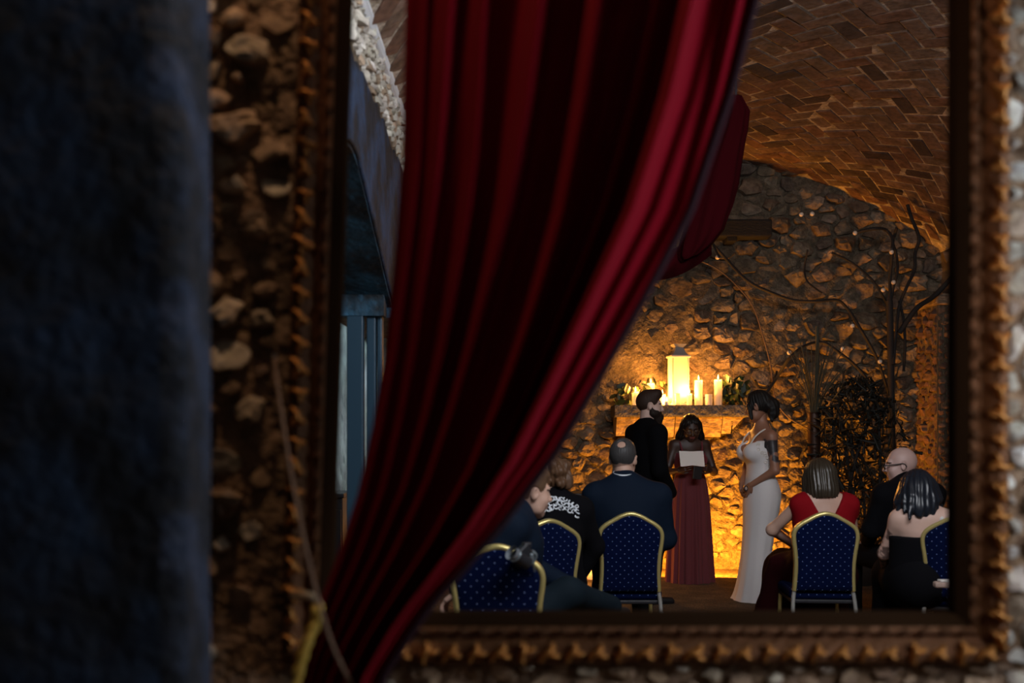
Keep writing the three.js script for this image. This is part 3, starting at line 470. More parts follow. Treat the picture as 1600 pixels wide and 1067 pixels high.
// ---------- mantel on the far wall ----------
const DM = 10.22;                                         // distance of the mantel's middle
{
  const slate = M([0.17, 0.16, 0.165], 0.9, { map: rep(TEX.stone, 2), bumpMap: rep(TEX.rough, 2), bumpScale: 0.04 }), m = thing('stone_mantel', 'grey stone mantel shelf on dressed corbel stones, standing out from the rubble wall', 'mantel');
  const a = at(958, 634, DM), b = at(1166, 634, DM), w = b.x - a.x, cx = (a.x + b.x) / 2, y = a.y;
  const shelf = new THREE.BoxGeometry(w, 0.118, 0.44, 50, 5, 12), p = shelf.attributes.position;
  for (let i = 0; i < p.count; i++) { const x = p.getX(i), yy = p.getY(i), z = p.getZ(i), k = 0.016 * (fbm(x * 7 + 5, yy * 9 + z * 6, 3, 4) - 0.5); if (yy < 0.05) { p.setY(i, yy + k); } p.setZ(i, z + (z > 0.1 ? k * 1.8 - (yy < -0.05 ? 0.012 : 0) : 0)); p.setX(i, x + (Math.abs(x) > w / 2 - 0.01 ? k * 2 : 0)); }
  shelf.computeVertexNormals(); { const u = shelf.attributes.uv; for (let i = 0; i < u.count; i++) u.setXY(i, p.getX(i) * 2.2 + p.getZ(i) * 0.7, p.getY(i) * 2.2 + p.getZ(i) * 2.2); } part('shelf', moved(shelf, cx, y - 0.059, -DM), slate, m);
  const dressed = [[0.46, 0.33, 0.18], [0.50, 0.37, 0.21], [0.42, 0.30, 0.16]].map((c) => rockMat(c));
  const xs = [0, 0.2, 0.46, 0.64, 0.83, 1];
  for (let i = 0; i < 5; i++) { // corbel blocks leaning back to the wall
    const u0 = lerp(-w / 2 + 0.02, w / 2 - 0.05, xs[i]) + 0.004, u1 = lerp(-w / 2 + 0.02, w / 2 - 0.05, xs[i + 1]) - 0.004, sl = i === 4 ? 0.14 : 0, hgt = 0.2 - (i === 4 ? 0.03 : 0) + rr(-0.01, 0.01);
    const g = new THREE.BoxGeometry(u1 - u0, hgt, 0.4, 10, 8, 6), q = g.attributes.position;
    for (let k = 0; k < q.count; k++) { const yy = q.getY(k), t = 0.5 - yy / hgt, x = q.getX(k), z = q.getZ(k), nn = 0.02 * (fbm((x + u0) * 9, yy * 9, i, 4) - 0.5); q.setX(k, x - (x > 0 ? t * sl : 0)); if (z > 0) q.setZ(k, z - t * 0.10 - 0.025 + nn); q.setY(k, yy + nn * 0.4); }
    g.computeVertexNormals(); { const u = g.attributes.uv; for (let k = 0; k < u.count; k++) u.setXY(k, q.getX(k) * 2 + i * 0.37, q.getY(k) * 2 + q.getZ(k) * 2); } part('corbel_stone', moved(g, cx + (u0 + u1) / 2, y - 0.118 - hgt / 2, -DM - 0.03), dressed[i % 3], m);
  }
  const top = y + 0.001;
  // candles: a wax body hollowed at the top, wick, flame with its light
  const wax = new THREE.MeshPhysicalMaterial({ color: lin([0.88, 0.85, 0.77]), roughness: 0.5 }), waxLit = new THREE.MeshPhysicalMaterial({ color: lin([0.88, 0.85, 0.77]), roughness: 0.55, transmission: 0.45, thickness: 0, side: THREE.DoubleSide });
  const wickM = M([0.02, 0.015, 0.01], 0.9), flameM = M([1, 0.7, 0.3], 0.6, { emissive: lin([1, 0.60, 0.16]), emissiveIntensity: 9 });
  const fire = lathe([[0, 0], [0.0065, 0.006], [0.0088, 0.014], [0.0075, 0.026], [0.004, 0.04], [0, 0.054]], 14);
  candle = (px, d, yBase, h, r, label, group, lit = 1, X) => {
    const p = at(px, 600, d), c = thing('candle', label, 'candle', [X ?? p.x, yBase, -d], 0, group);
    part('wax', lathe([[0, 0], [r, 0], [r, 0.004], [r, h - 0.006], [r * 0.94, h + 0.001], [r * 0.8, h - 0.002], [r * 0.35, h - 0.014], [0, h - 0.016]], 24), h > 0.05 ? waxLit : wax, c); part('wick', moved(new THREE.CylinderGeometry(0.0016, 0.002, 0.026, 6), 0, h - 0.004, 0), wickM, c);
    if (lit) { const f = part('flame', moved(fire.clone(), 0, h + 0.002, 0), flameM, c), l = new THREE.PointLight(lin(LIGHT.candle.color), LIGHT.candle.cd * lit); l.position.set(0, h + 0.02, 0); l.shadow.radius = 0.4; l.castShadow = true; f.add(l); }
  };
  const G = 'candles on the mantel';
  const px = 152.1; // pixels of the frame per metre there
  candle(993, 10.2, top, 22 / px, 0.037, 'slim lit candle at the left end of the mantel behind the bearded man', G);
  candle(1017, 10.32, top, 36 / px, 0.04, 'tall thick lit candle behind the bearded man among the ivy', G);
  candle(1035, 10.16, top, 17 / px, 0.036, 'short lit candle between the bearded man and the lantern', G);
  candle(1059, 10.03, top, 18 / px, 0.027, 'slim white candle right in front of the glowing lantern', G, 0);
  candle(1077, 10.08, top, 18 / px, 0.028, 'short lit candle just right of the lantern foot', G);
  candle(1091.5, 10.14, top, 39 / px, 0.041, 'tall lit candle standing right of the lantern, next to the shortest unlit candle', G);
  candle(1107.5, 10.1, top, 17 / px, 0.036, 'squat unlit candle between the two tall candles right of the lantern', G, 0);
  candle(1122, 10.14, top, 40 / px, 0.041, 'tall lit candle beside the dark ivy at the right end of the mantel', G);
  candle(1042, 10.06, top, 0.035, 0.022, 'tiny tea light at the lantern foot beside the short candle', G, 0.5);
  // lantern
  const ln = thing('lantern', 'tall white lantern with a flared pagoda roof glowing among the candles', 'lantern', [at(1060, 600, 10.22).x, top, -10.22], 0.12);
  const white = M([0.62, 0.57, 0.47], 0.6), W2 = 0.088, H = 0.475;
  part('base', moved(box(W2 * 2 + 0.02, 0.03, W2 * 2 + 0.02, 0.005), 0, 0.015, 0), white, ln);
  for (const sx of [-1, 1]) for (const sz of [-1, 1]) part('post', moved(box(0.014, H, 0.014, 0.003), sx * (W2 - 0.007), 0.02 + H / 2, sz * (W2 - 0.007)), white, ln);
  const frost = new THREE.MeshPhysicalMaterial({ color: lin([0.95, 0.88, 0.70]), roughness: 0.95, transmission: 0.6, thickness: 0, side: THREE.DoubleSide });
  for (let k = 0; k < 4; k++) { const g = new THREE.BoxGeometry(W2 * 2 - 0.03, H - 0.02, 0.002); g.translate(0, 0.03 + H / 2, W2 - 0.006); g.rotateY(k * Math.PI / 2); part('frosted_pane', g, frost, ln); }
  part('cornice', moved(box(W2 * 2 + 0.03, 0.022, W2 * 2 + 0.03, 0.005), 0, H + 0.028, 0), white, ln);
  const sq = (pts) => { const g = lathe(pts, 4); g.rotateY(Math.PI / 4); return toCreasedNormals(g, 0.6); };
  part('roof', sq([[W2 * 1.36, H + 0.038], [W2 * 1.2, H + 0.05], [W2 * 0.92, H + 0.075], [W2 * 0.72, H + 0.105], [W2 * 0.66, H + 0.125]].map((q) => [q[0], q[1]])), M([0.34, 0.31, 0.29], 0.7), ln, 'grey flared roof');
  part('chimney_cap', sq([[W2 * 0.66, H + 0.12], [W2 * 0.72, H + 0.128], [W2 * 1.02, H + 0.145], [W2 * 1.06, H + 0.155], [0, H + 0.155]]), M([0.42, 0.37, 0.29], 0.7), ln);
  const ic = part('inner_candle', moved(new THREE.CylinderGeometry(0.03, 0.03, 0.1, 20), 0, 0.08, 0), wax, ln); const fl = part('flame', moved(fire.clone(), 0, 0.132, 0), flameM, ic), li = new THREE.PointLight(lin(LIGHT.lantern.color), LIGHT.lantern.cd); li.position.set(0, 0.16, 0); li.shadow.radius = 0.6; li.castShadow = true; fl.add(li);
  // ivy on the mantel: each leaf a folded blade
  const leafShape = (() => { const pos = [], idx = []; const pr = [[0, 0], [0.5, 0.18], [0.62, 0.42], [0.4, 0.72], [0, 1]]; for (const [w2, t] of pr) { pos.push(-w2 * 0.03, t * 0.085, 0.006 * w2 - 0.012 * t * t, 0, t * 0.085, -0.012 * t * t, w2 * 0.03, t * 0.085, 0.006 * w2 - 0.012 * t * t); } for (let i = 0; i < 4; i++) { const a = i * 3; idx.push(a, a + 1, a + 4, a, a + 4, a + 3, a + 1, a + 2, a + 5, a + 1, a + 5, a + 4); } const g = new THREE.BufferGeometry(); g.setAttribute('position', new THREE.Float32BufferAttribute(pos, 3)); g.setIndex(idx); g.computeVertexNormals(); return g; })();
  const gm = [[0.05, 0.09, 0.02], [0.09, 0.12, 0.025], [0.02, 0.035, 0.012]].map((c) => M(c, 0.55, { side: THREE.DoubleSide }));
  sprig = (label, n, x0, x1, y0, y1, d, sc, cat = 'ivy', dk = 0) => { const s = thing('ivy_sprig', label, cat); for (let i = 0; i < n; i++) { const p = at(rr(x0, x1), rr(y0, y1), d + rr(-0.1, 0.1)), l = part('leaf', leafShape, gm[dk ? (rnd() < 0.8 ? 2 : 0) : Math.floor(rnd() * 3)], s); l.position.copy(p); l.rotation.set(rr(-0.9, 0.9), rr(-1.2, 1.2), rr(0, 6.28)); l.scale.setScalar(rr(0.7, 1.4) * sc); }
    const st = []; s.userData.k = 0; for (let k = 0; k <= 6; k++) st.push(at(lerp(x0, x1, k / 6), lerp(y1, y0, 0.3 + 0.5 * Math.sin(k * 1.3) ** 2), d)); part('stem', tube(st, 0.004, 30, 5), M([0.06, 0.04, 0.02], 0.8), s); };
  sprig('cluster of green ivy hanging over the left end of the mantel', 40, 962, 1000, 600, 640, 10.2, 1.2);
  sprig('green leafy sprig behind the short candle left of the lantern', 26, 1000, 1046, 594, 626, 10.3, 1.15);
  sprig('dark leafy cluster at the right end of the mantel by the tall candle', 60, 1128, 1164, 594, 628, 10.2, 1.2, 'ivy', 1);
}
// ---------- floor lamps, floor candles ----------
{
  const black = M([0.015, 0.015, 0.015], 0.5);
  const up = (px, d, label, k) => {
    const p = at(px, 800, d), u = thing('floor_uplight', label, 'lamp', [p.x, 0, -d], 0, 'amber floor lights behind the couple');
    part('can', lathe([[0.05, 0], [0.062, 0.004], [0.062, 0.075], [0.056, 0.078], [0.054, 0.06], [0, 0.06]], 20), black, u);
    const g = part('lamp_lens', moved(new THREE.SphereGeometry(0.045, 20, 10), 0, 0.075, 0), M([1, 0.7, 0.3], 0.5, { emissive: lin(LIGHT.floorLamp.color), emissiveIntensity: 4 }), u);
    const l = new THREE.SpotLight(lin(LIGHT.floorLamp.color), LIGHT.floorLamp.cd * k, 0, rad(88), 0.15); l.position.set(0, 0.118, -0.01); l.target.position.set(0, 0.2, -0.5); g.add(l.target); l.shadow.radius = 2; l.castShadow = true; g.add(l);
  };
  up(1088, 9.84, 'small amber floor light hidden behind the long rose skirt', 1.0);
  up(1192, 9.72, 'small amber floor light hidden behind the white gown', 0.9);
  candle(923, 9.62, 0, 0.14, 0.036, 'single lit candle standing on the floor between the seated guests', undefined, 1.6);
  // jute rug
  const g = new THREE.BoxGeometry(3.6, 0.012, 4.4, 40, 1, 40); const q = g.attributes.position; for (let i = 0; i < q.count; i++) if (q.getY(i) > 0) q.setY(i, q.getY(i) + 0.008 * fbm(q.getX(i) * 4, q.getZ(i) * 4, 1, 3)); g.computeVertexNormals();
  const rug = thing('jute_rug', 'coarse brown rug on the floor under the couple', 'rug', [1.9, 0.006, -7.52]);
  part('pile', g, M([0.23, 0.155, 0.09], 0.95, { map: rep(TEX.carpet, 6), bumpMap: rep(TEX.carpet, 10), bumpScale: 0.02 }), rug); part('binding', moved(box(3.62, 0.016, 0.03), 0, 0.002, -2.2), M([0.16, 0.10, 0.06], 0.9), rug);
}
// ---------- branches, wires, plants on the right ----------
{
  const bark = M([0.014, 0.010, 0.008], 0.85), tree = thing('bare_branch_tree', 'black leafless branch tree with round bulbs against the right of the rubble wall', 'tree');
  const B = (pts, r, d = 9.8) => part('branch', tube(pts.map(([x, y], i) => at(x, y, d + 0.06 * Math.sin(i * 2.1))), r, pts.length * 8, 6), bark, tree);
  part('trunk', tube([at(1394, 920, 9.8), at(1396, 780, 9.8), at(1393, 640, 9.8), at(1392, 560, 9.8), at(1390, 470, 9.8)], 0.034, 40, 8), bark, tree);
  B([[1391, 480], [1391, 430], [1394, 395], [1394, 372], [1385, 360], [1370, 357], [1350, 360], [1337, 364]], 0.017); B([[1393, 400], [1395, 378], [1401, 356]], 0.016);
  B([[1395, 380], [1401, 400], [1402, 425], [1397, 445], [1392, 470]], 0.014); B([[1418, 320], [1424, 340], [1436, 374], [1430, 395], [1429, 420], [1416, 450], [1406, 475], [1400, 520], [1396, 570]], 0.017);
  B([[1405, 470], [1412, 500], [1414, 540], [1412, 580]], 0.014); B([[1105, 372], [1135, 405], [1170, 440], [1205, 457], [1240, 469], [1275, 471], [1308, 469], [1324, 482], [1345, 515], [1370, 560], [1390, 620]], 0.016, 10.0);
  B([[1196, 616], [1215, 588], [1235, 558], [1258, 540], [1285, 535], [1310, 550], [1345, 580], [1385, 640]], 0.016, 10.0); B([[1262, 390], [1257, 420], [1262, 440], [1284, 458]], 0.010, 10.1); B([[1300, 395], [1330, 410], [1365, 440], [1389, 480]], 0.012, 10.1);
  B([[1495, 425], [1460, 462], [1432, 482], [1405, 520]], 0.026); B([[1180, 594], [1186, 605], [1198, 607], [1209, 596], [1214, 580]], 0.012, 10.2); B([[1092, 384], [1108, 376], [1124, 402]], 0.012, 9.6);
  const bulbM = M([0.75, 0.62, 0.48], 0.35), cap = M([0.05, 0.04, 0.03], 0.6);
  for (const [x, y] of [[1269, 334], [1252, 335], [1336, 364], [1393, 394], [1396, 441], [1380, 453], [1332, 509], [1317, 545], [1233, 551], [1121, 402], [1375, 565]]) { const b = part('bulb', new THREE.SphereGeometry(0.022, 12, 9), bulbM, tree); b.position.copy(at(x, y, 9.74)); part('bulb_cap', moved(new THREE.CylinderGeometry(0.01, 0.012, 0.022, 8), 0, 0.028, 0), cap, b); }
  const wire = thing('wall_cable', 'thin cable curving down the rubble wall right of the mantel', 'cable');
  part('strand', tube([[1086, 405], [1100, 410], [1122, 421], [1150, 445], [1176, 478], [1192, 525], [1204, 572], [1208, 605], [1214, 630], [1232, 652], [1262, 670]].map(([x, y]) => at(x, y, 10.36)), 0.0075, 90, 6), M([0.10, 0.06, 0.035], 0.6), wire); part('clip', moved(box(0.03, 0.02, 0.03, 0.004), ...at(1204, 572, 10.38).toArray()), M([0.1, 0.07, 0.05], 0.6), wire);
  const beam = thing('wall_beam', 'short black timber beam end set in the rubble wall beside the swag', 'beam'); const bb = at(1156, 359, 10.33), tm = M([0.012, 0.010, 0.009], 0.9, { bumpMap: rep(TEX.rough, 3), bumpScale: 0.02 });
  part('timber', moved(box(0.62, 0.18, 0.22, 0.02), bb.x, bb.y, bb.z), tm, beam); part('wedge', moved(box(0.1, 0.05, 0.2, 0.01), bb.x - 0.1, bb.y - 0.112, bb.z), tm, beam);
  // tall vase with reeds
  const vp = at(1272, 700, 9.5), v = thing('tall_vase', 'tall bronze vase with dry reeds behind the bob-haired guest', 'vase', [vp.x, 0, -9.5]);
  const bz = M([0.05, 0.022, 0.012], 0.45, { metalness: 0.5 });
  part('body', lathe([[0, 0], [0.09, 0], [0.085, 0.03], [0.05, 0.2], [0.055, 1.0], [0.062, 1.55], [0.066, 1.62], [0.060, 1.62], [0.05, 1.5], [0, 1.45]], 28), bz, v); part('rim_band', moved(new THREE.TorusGeometry(0.064, 0.007, 8, 28).rotateX(Math.PI / 2), 0, 1.62, 0), bz, v); part('neck_band', moved(new THREE.TorusGeometry(0.063, 0.005, 8, 28).rotateX(Math.PI / 2), 0, 1.53, 0), bz, v);
  const rm = M([0.05, 0.045, 0.025], 0.8); for (let i = 0; i < 34; i++) { const a = rr(0, 6.28), k = rr(0.05, 0.3), h = rr(0.35, 0.72); part('reed', tube([[0, 1.45, 0], [Math.cos(a) * k * 0.35, 1.62 + h * 0.4, Math.sin(a) * k * 0.3], [Math.cos(a) * k, 1.6 + h, Math.sin(a) * k * 0.8]], 0.0045, 10, 5), rm, v); }
  part('stake', moved(new THREE.CylinderGeometry(0.016, 0.018, 1.1, 8), 0.03, 1.9, 0), rm, v);
  // dark shrub
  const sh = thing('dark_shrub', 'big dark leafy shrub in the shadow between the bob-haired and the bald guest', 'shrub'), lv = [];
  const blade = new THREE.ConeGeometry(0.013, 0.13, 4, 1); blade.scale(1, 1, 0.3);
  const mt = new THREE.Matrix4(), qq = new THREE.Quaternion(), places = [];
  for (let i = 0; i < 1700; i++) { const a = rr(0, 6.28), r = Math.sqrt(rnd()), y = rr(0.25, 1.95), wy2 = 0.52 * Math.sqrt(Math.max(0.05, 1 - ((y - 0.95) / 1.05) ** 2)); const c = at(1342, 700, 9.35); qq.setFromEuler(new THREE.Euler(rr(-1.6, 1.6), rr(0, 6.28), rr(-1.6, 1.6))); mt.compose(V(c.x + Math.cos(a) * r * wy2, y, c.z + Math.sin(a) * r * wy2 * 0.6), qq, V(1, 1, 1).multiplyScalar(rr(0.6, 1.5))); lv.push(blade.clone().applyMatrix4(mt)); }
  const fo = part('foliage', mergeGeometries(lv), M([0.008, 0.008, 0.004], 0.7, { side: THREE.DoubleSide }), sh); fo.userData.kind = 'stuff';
  const c = at(1342, 700, 9.35); for (let i = 0; i < 7; i++) part('stem', tube([[c.x + rr(-0.05, 0.05), 0.2, c.z], [c.x + rr(-0.2, 0.2), 0.9, c.z + rr(-0.1, 0.1)], [c.x + rr(-0.35, 0.35), 1.7, c.z + rr(-0.2, 0.2)]], 0.014, 16, 6), bark, sh);
  part('pot', moved(lathe([[0, 0], [0.16, 0], [0.22, 0.3], [0.23, 0.32], [0.2, 0.3], [0, 0.27]], 24), c.x, 0, c.z), M([0.03, 0.02, 0.015], 0.7), sh);
}
// ---------- banquet chairs ----------
const gilt = M([0.62, 0.52, 0.20], 0.3, { metalness: 0.55 }), chrome = M([0.62, 0.62, 0.58], 0.25, { metalness: 0.7 });
const dotted = new THREE.MeshPhysicalMaterial({ color: 0xffffff, roughness: 0.9, specularIntensity: 0.15, map: TEX.dots, bumpMap: rep(TEX.weave, 1), bumpScale: 0.002 });
function makeChair(label, group, fabric = dotted) {
  const t = thing('banquet_chair', label, 'chair', [0, 0, 0], 0, group);      // faces +z; its back is at -z
  const half2 = [[0.176, 0.455, -0.20], [0.172, 0.53, -0.211], [0.171, 0.62, -0.224], [0.178, 0.70, -0.235], [0.187, 0.765, -0.242], [0.188, 0.80, -0.245], [0.178, 0.832, -0.248], [0.155, 0.856, -0.25], [0.10, 0.890, -0.253], [0.05, 0.916, -0.256], [0, 0.928, -0.258]];
  const path = [...half2.map(([x, y, z]) => V(-x, y, z)), ...half2.slice(0, -1).reverse().map(([x, y, z]) => V(x, y, z))];
  const fr = []; for (const dz of [-0.007, 0.007]) fr.push(tube(path.map((p) => V(p.x, p.y, p.z + dz)), 0.0138, 100, 9)); part('back_frame', join(fr), gilt, t);
  // padded back: outline inside the arch, lofted to a cushion
  const out = []; const cv = new THREE.CatmullRomCurve3(path, false, 'centripetal'); for (let i = 0; i <= 60; i++) { const p = cv.getPoint(i / 60); out.push([p.x * 0.955, Math.min(p.y, 0.925) * 0.985 + 0.008]); }
  const pos = [], uv = [], idx = [], rings = [[1, 0.012], [0.97, 0.02], [0.86, 0.026], [0.5, 0.03], [0.001, 0.031]], cy = 0.68, N = out.length;
  for (const s of [-1, 1]) { const b0 = pos.length / 3; for (const [k, h] of rings) for (const [x, y] of out) { const X = x * k, Y = cy + (y - cy) * k; pos.push(X, Y, -0.205 - 0.055 * clamp((Y - 0.45) / 0.48, 0, 1) + s * h); uv.push(X * 20, Y * 20); } for (let r = 0; r < rings.length - 1; r++) for (let i = 0; i < N; i++) { const j = (i + 1) % N, a = b0 + r * N + i, b = b0 + r * N + j, c = b + N, d = a + N; if (s > 0) idx.push(a, c, b, a, d, c); else idx.push(a, b, c, a, c, d); } }
  const g = new THREE.BufferGeometry(); g.setAttribute('position', new THREE.Float32BufferAttribute(pos, 3)); g.setAttribute('uv', new THREE.Float32BufferAttribute(uv, 2)); g.setIndex(idx); g.computeVertexNormals(); part('back_pad', g, fabric, t, 'dark blue dotted back pad');
  const seat = box(0.40, 0.075, 0.42, 0.03), u = seat.attributes.uv, sp = seat.attributes.position; for (let i = 0; i < u.count; i++) u.setXY(i, sp.getX(i) * 20, sp.getZ(i) * 20 + sp.getY(i) * 20); part('seat', moved(seat, 0, 0.43, 0.02), fabric, t); part('seat_frame', moved(box(0.385, 0.025, 0.41, 0.008), 0, 0.385, 0.015), M([0.012, 0.012, 0.016], 0.5), t);
  for (const s of [-1, 1]) { part('leg', tube([[s * 0.175, 0.46, -0.195], [s * 0.185, 0.38, -0.21], [s * 0.19, 0.2, -0.245], [s * 0.192, 0.0, -0.29]], 0.0125, 20, 9), chrome, t); part('leg', tube([[s * 0.18, 0.40, 0.2], [s * 0.185, 0.2, 0.215], [s * 0.19, 0.0, 0.23]], 0.0125, 16, 9), gilt, t); }
  return t;
}
const chairSpots = [[985.5, 6.0, 180, 'blue dotted banquet chair under the balding man in a navy suit'], [1290, 6.02, 176, 'blue dotted banquet chair under the woman in a red dress'], [1497, 5.72, 152, 'blue dotted banquet chair of the dark curly-haired guest, cut by the frame'], [857, 5.5, 203, 'blue banquet chair behind the lace-collared guest, half behind the curtain'], [778, 4.2, 178, 'dark banquet chair nearest the frame, a camera on its back']];
{
  let first;
  for (const [px, d, yaw, label] of chairSpots) { const c = first ? first.clone() : (first = makeChair(label, 'banquet chairs of the guests')); if (c !== first) { c.name = numbered('banquet_chair'); scene.add(c); c.userData.label = label; } const a = rad(yaw), p = at(px, 700, d); c.rotation.set(0, a, 0); c.position.set(p.x + Math.sin(a) * 0.25, 0, -d + Math.cos(a) * 0.25); }
}
// camera on the nearest chair's back
{
  const c = at(815, 868, 4.13), k = thing('camera', 'black camera with silvery fittings lying on the nearest chair back', 'camera', [c.x, c.y, c.z], 0.5), bk = M([0.015, 0.016, 0.02], 0.35), sv = M([0.25, 0.30, 0.33], 0.3, { metalness: 0.7 });
  part('camera_body', moved(box(0.13, 0.085, 0.055, 0.012), 0, 0.0, 0), bk, k).rotation.z = 0.7; const l = part('lens', new THREE.CylinderGeometry(0.036, 0.04, 0.11, 24), bk, k); l.position.set(-0.03, -0.015, 0.05); l.rotation.set(0.3, 0, 1.0); part('lens_ring', new THREE.TorusGeometry(0.038, 0.006, 8, 24).rotateX(Math.PI / 2), sv, l).position.y = 0.05; part('lens_hood', new THREE.CylinderGeometry(0.045, 0.038, 0.03, 24, 1, true), M([0.16, 0.18, 0.20], 0.35, { side: THREE.DoubleSide }), l).position.y = 0.075;
  part('prism_hump', moved(box(0.05, 0.035, 0.045, 0.01), 0.035, 0.06, 0), bk, k); part('strap', tube([[0.06, 0.03, 0.02], [0.085, -0.0, 0.03], [0.07, -0.05, 0.02], [0.09, -0.1, 0.0]], 0.006, 24, 6), sv, k); k.scale.setScalar(0.7); part('grip', moved(box(0.03, 0.07, 0.05, 0.01), 0.055, -0.02, 0.01), sv, k);
}
// ---------- people ----------
// Local frame of a figure: faces +z, y up, its left hand at +x; origin on the floor under the hips.
const add = (a, b, k = 1) => [a[0] + b[0] * k, a[1] + b[1] * k, a[2] + b[2] * k];
const mix3 = (a, b, t) => [lerp(a[0], b[0], t), lerp(a[1], b[1], t), lerp(a[2], b[2], t)];
const HEAD = (o = {}) => [
  Eo([0, 0.028, -0.014], [0.074, 0.092, 0.094]), Eo([0, -0.04, 0.026], [0.056, 0.07, 0.062], { k: 0.04 }), C([-0.035, -0.072, 0.03], [0.035, -0.072, 0.03], 0.024, 0.024, { k: 0.04 }), Eo([0, -0.1, 0.056], [0.022, 0.017, 0.02], { k: 0.03 }),
  C([-0.035, 0.027, 0.073], [0.035, 0.027, 0.073], 0.012, 0.012, { k: 0.025 }),
  Eo([-0.032, 0.005, 0.097], [0.016, 0.011, 0.016], { sub: 1, k: 0.02 }), Eo([0.032, 0.005, 0.097], [0.016, 0.011, 0.016], { sub: 1, k: 0.02 }),
  Eo([-0.032, 0.005, 0.074], [0.0125, 0.0115, 0.0125], { k: 0.003 }), Eo([0.032, 0.005, 0.074], [0.0125, 0.0115, 0.0125], { k: 0.003 }),
  C([0, 0.018, 0.084], [0, -0.026, 0.106], 0.0075, 0.0115, { k: 0.012 }), Eo([-0.011, -0.03, 0.094], [0.008, 0.007, 0.009], { k: 0.008 }), Eo([0.011, -0.03, 0.094], [0.008, 0.007, 0.009], { k: 0.008 }),
  C([-0.019, -0.058, 0.082], [0.019, -0.058, 0.082], 0.0065, 0.0065, { k: 0.008 }), C([-0.016, -0.068, 0.081], [0.016, -0.068, 0.081], 0.0068, 0.0068, { k: 0.006 }),
  Eo([-0.04, -0.03, 0.056], [0.022, 0.022, 0.022], { k: 0.03 }), Eo([0.04, -0.03, 0.056], [0.022, 0.022, 0.022], { k: 0.03 }),
  ...[-1, 1].flatMap((s) => [Eo([s * 0.079, -0.002, -0.008], [0.009, 0.032, 0.019], { rot: [0, s * 22, s * -8], k: 0.01 }), Eo([s * 0.088, 0.002, -0.002], [0.006, 0.017, 0.009], { sub: 1, k: 0.006 })]),
];
const headColor = (skin, o = {}) => (x, y, z) => {
  const c = [...skin]; const e = Math.min(Math.hypot(x - 0.032, y - 0.005), Math.hypot(x + 0.032, y - 0.005));
  if (z > 0.06 && e < 0.0095 && z < 0.092) return e < 0.005 ? [0.01, 0.008, 0.006] : skin.map((v) => Math.min(0.7, v * 1.6 + 0.1));
  if (z > 0.06 && Math.abs(y - (0.026 - Math.abs(Math.abs(x) - 0.03) * 0.2)) < 0.005 && Math.abs(x) > 0.012 && Math.abs(x) < 0.052) return o.brow ?? [0.02, 0.012, 0.008];
  if (z > 0.072 && y > -0.073 && y < -0.052 && Math.abs(x) < 0.024) return o.lip ?? [skin[0] * 0.85, skin[1] * 0.5, skin[2] * 0.5];
  return c;
};
// hand at wrist w, fingers along f, palm facing n, side s (+1 left): palm and five fingers bent by curl
function handPrims(w, f, n, s, curl = 0.5, k = 1) {
  const F = V(...f).normalize(), N = V(...n).addScaledVector(F, -V(...n).dot(F)).normalize(), S = F.clone().cross(N).multiplyScalar(s), W = V(...w), out = [], pt = (a, b, c) => { const p = W.clone().addScaledVector(F, a * k).addScaledVector(S, b * k).addScaledVector(N, c * k); return [p.x, p.y, p.z]; };
  for (let i = 0; i < 4; i++) { const b = -0.03 + i * 0.02; out.push(C(pt(0.0, b * 0.55, 0), pt(0.078 - Math.abs(i - 1.4) * 0.004, b, 0), 0.015 * k, 0.0125 * k, { k: 0.012 })); }
  const len = [0.068, 0.078, 0.073, 0.058];
  for (let i = 0; i < 4; i++) { let a = 0.08, c = 0, th = curl * 0.5; const b = -0.03 + (3 - i) * 0.02, r = (0.0092 - i * 0.0004) * k; for (let j = 0; j < 3; j++) { const L = len[i] * [0.45, 0.32, 0.25][j], a2 = a + Math.cos(th) * L, c2 = c + Math.sin(th) * L; out.push(C(pt(a, b * (1 + 0.06 * j), c), pt(a2, b * (1.06 + 0.06 * j), c2), r, r * 0.9, { k: 0.003 })); a = a2; c = c2; th += curl * 0.8; } }
  out.push(C(pt(0.02, 0.03, 0.004), pt(0.05, 0.05, 0.016), 0.0125 * k, 0.0105 * k, { k: 0.01 }), C(pt(0.05, 0.05, 0.016), pt(0.082, 0.052, 0.03), 0.0105 * k, 0.0085 * k, { k: 0.004 }));
  return out;
}
const standing = (h, fem = 0) => { const k = h / 1.75, sw = fem ? 0.158 : 0.185; return {
  h, fem, hips: [0, 0.93 * k, 0], waist: [0, 1.08 * k, 0.005], chest: [0, 1.27 * k, 0], base: [0, 1.44 * k, -0.015], head: [0, 1.63 * k, 0.02], hr: [0, 0, 0],
  sL: [sw * k, 1.41 * k, -0.015], sR: [-sw * k, 1.41 * k, -0.015], eL: [0.22 * k, 1.11 * k, -0.02], eR: [-0.22 * k, 1.11 * k, -0.02], wL: [0.2 * k, 0.86 * k, 0.05], wR: [-0.2 * k, 0.86 * k, 0.05],
  pL: [0.09, 0.9 * k, 0], pR: [-0.09, 0.9 * k, 0], kL: [0.1, 0.49 * k, 0.02], kR: [-0.1, 0.49 * k, 0.02], aL: [0.105, 0.085, -0.02], aR: [-0.105, 0.085, -0.02], tL: [0.13, 0.035, 0.14], tR: [-0.13, 0.035, 0.14] }; };
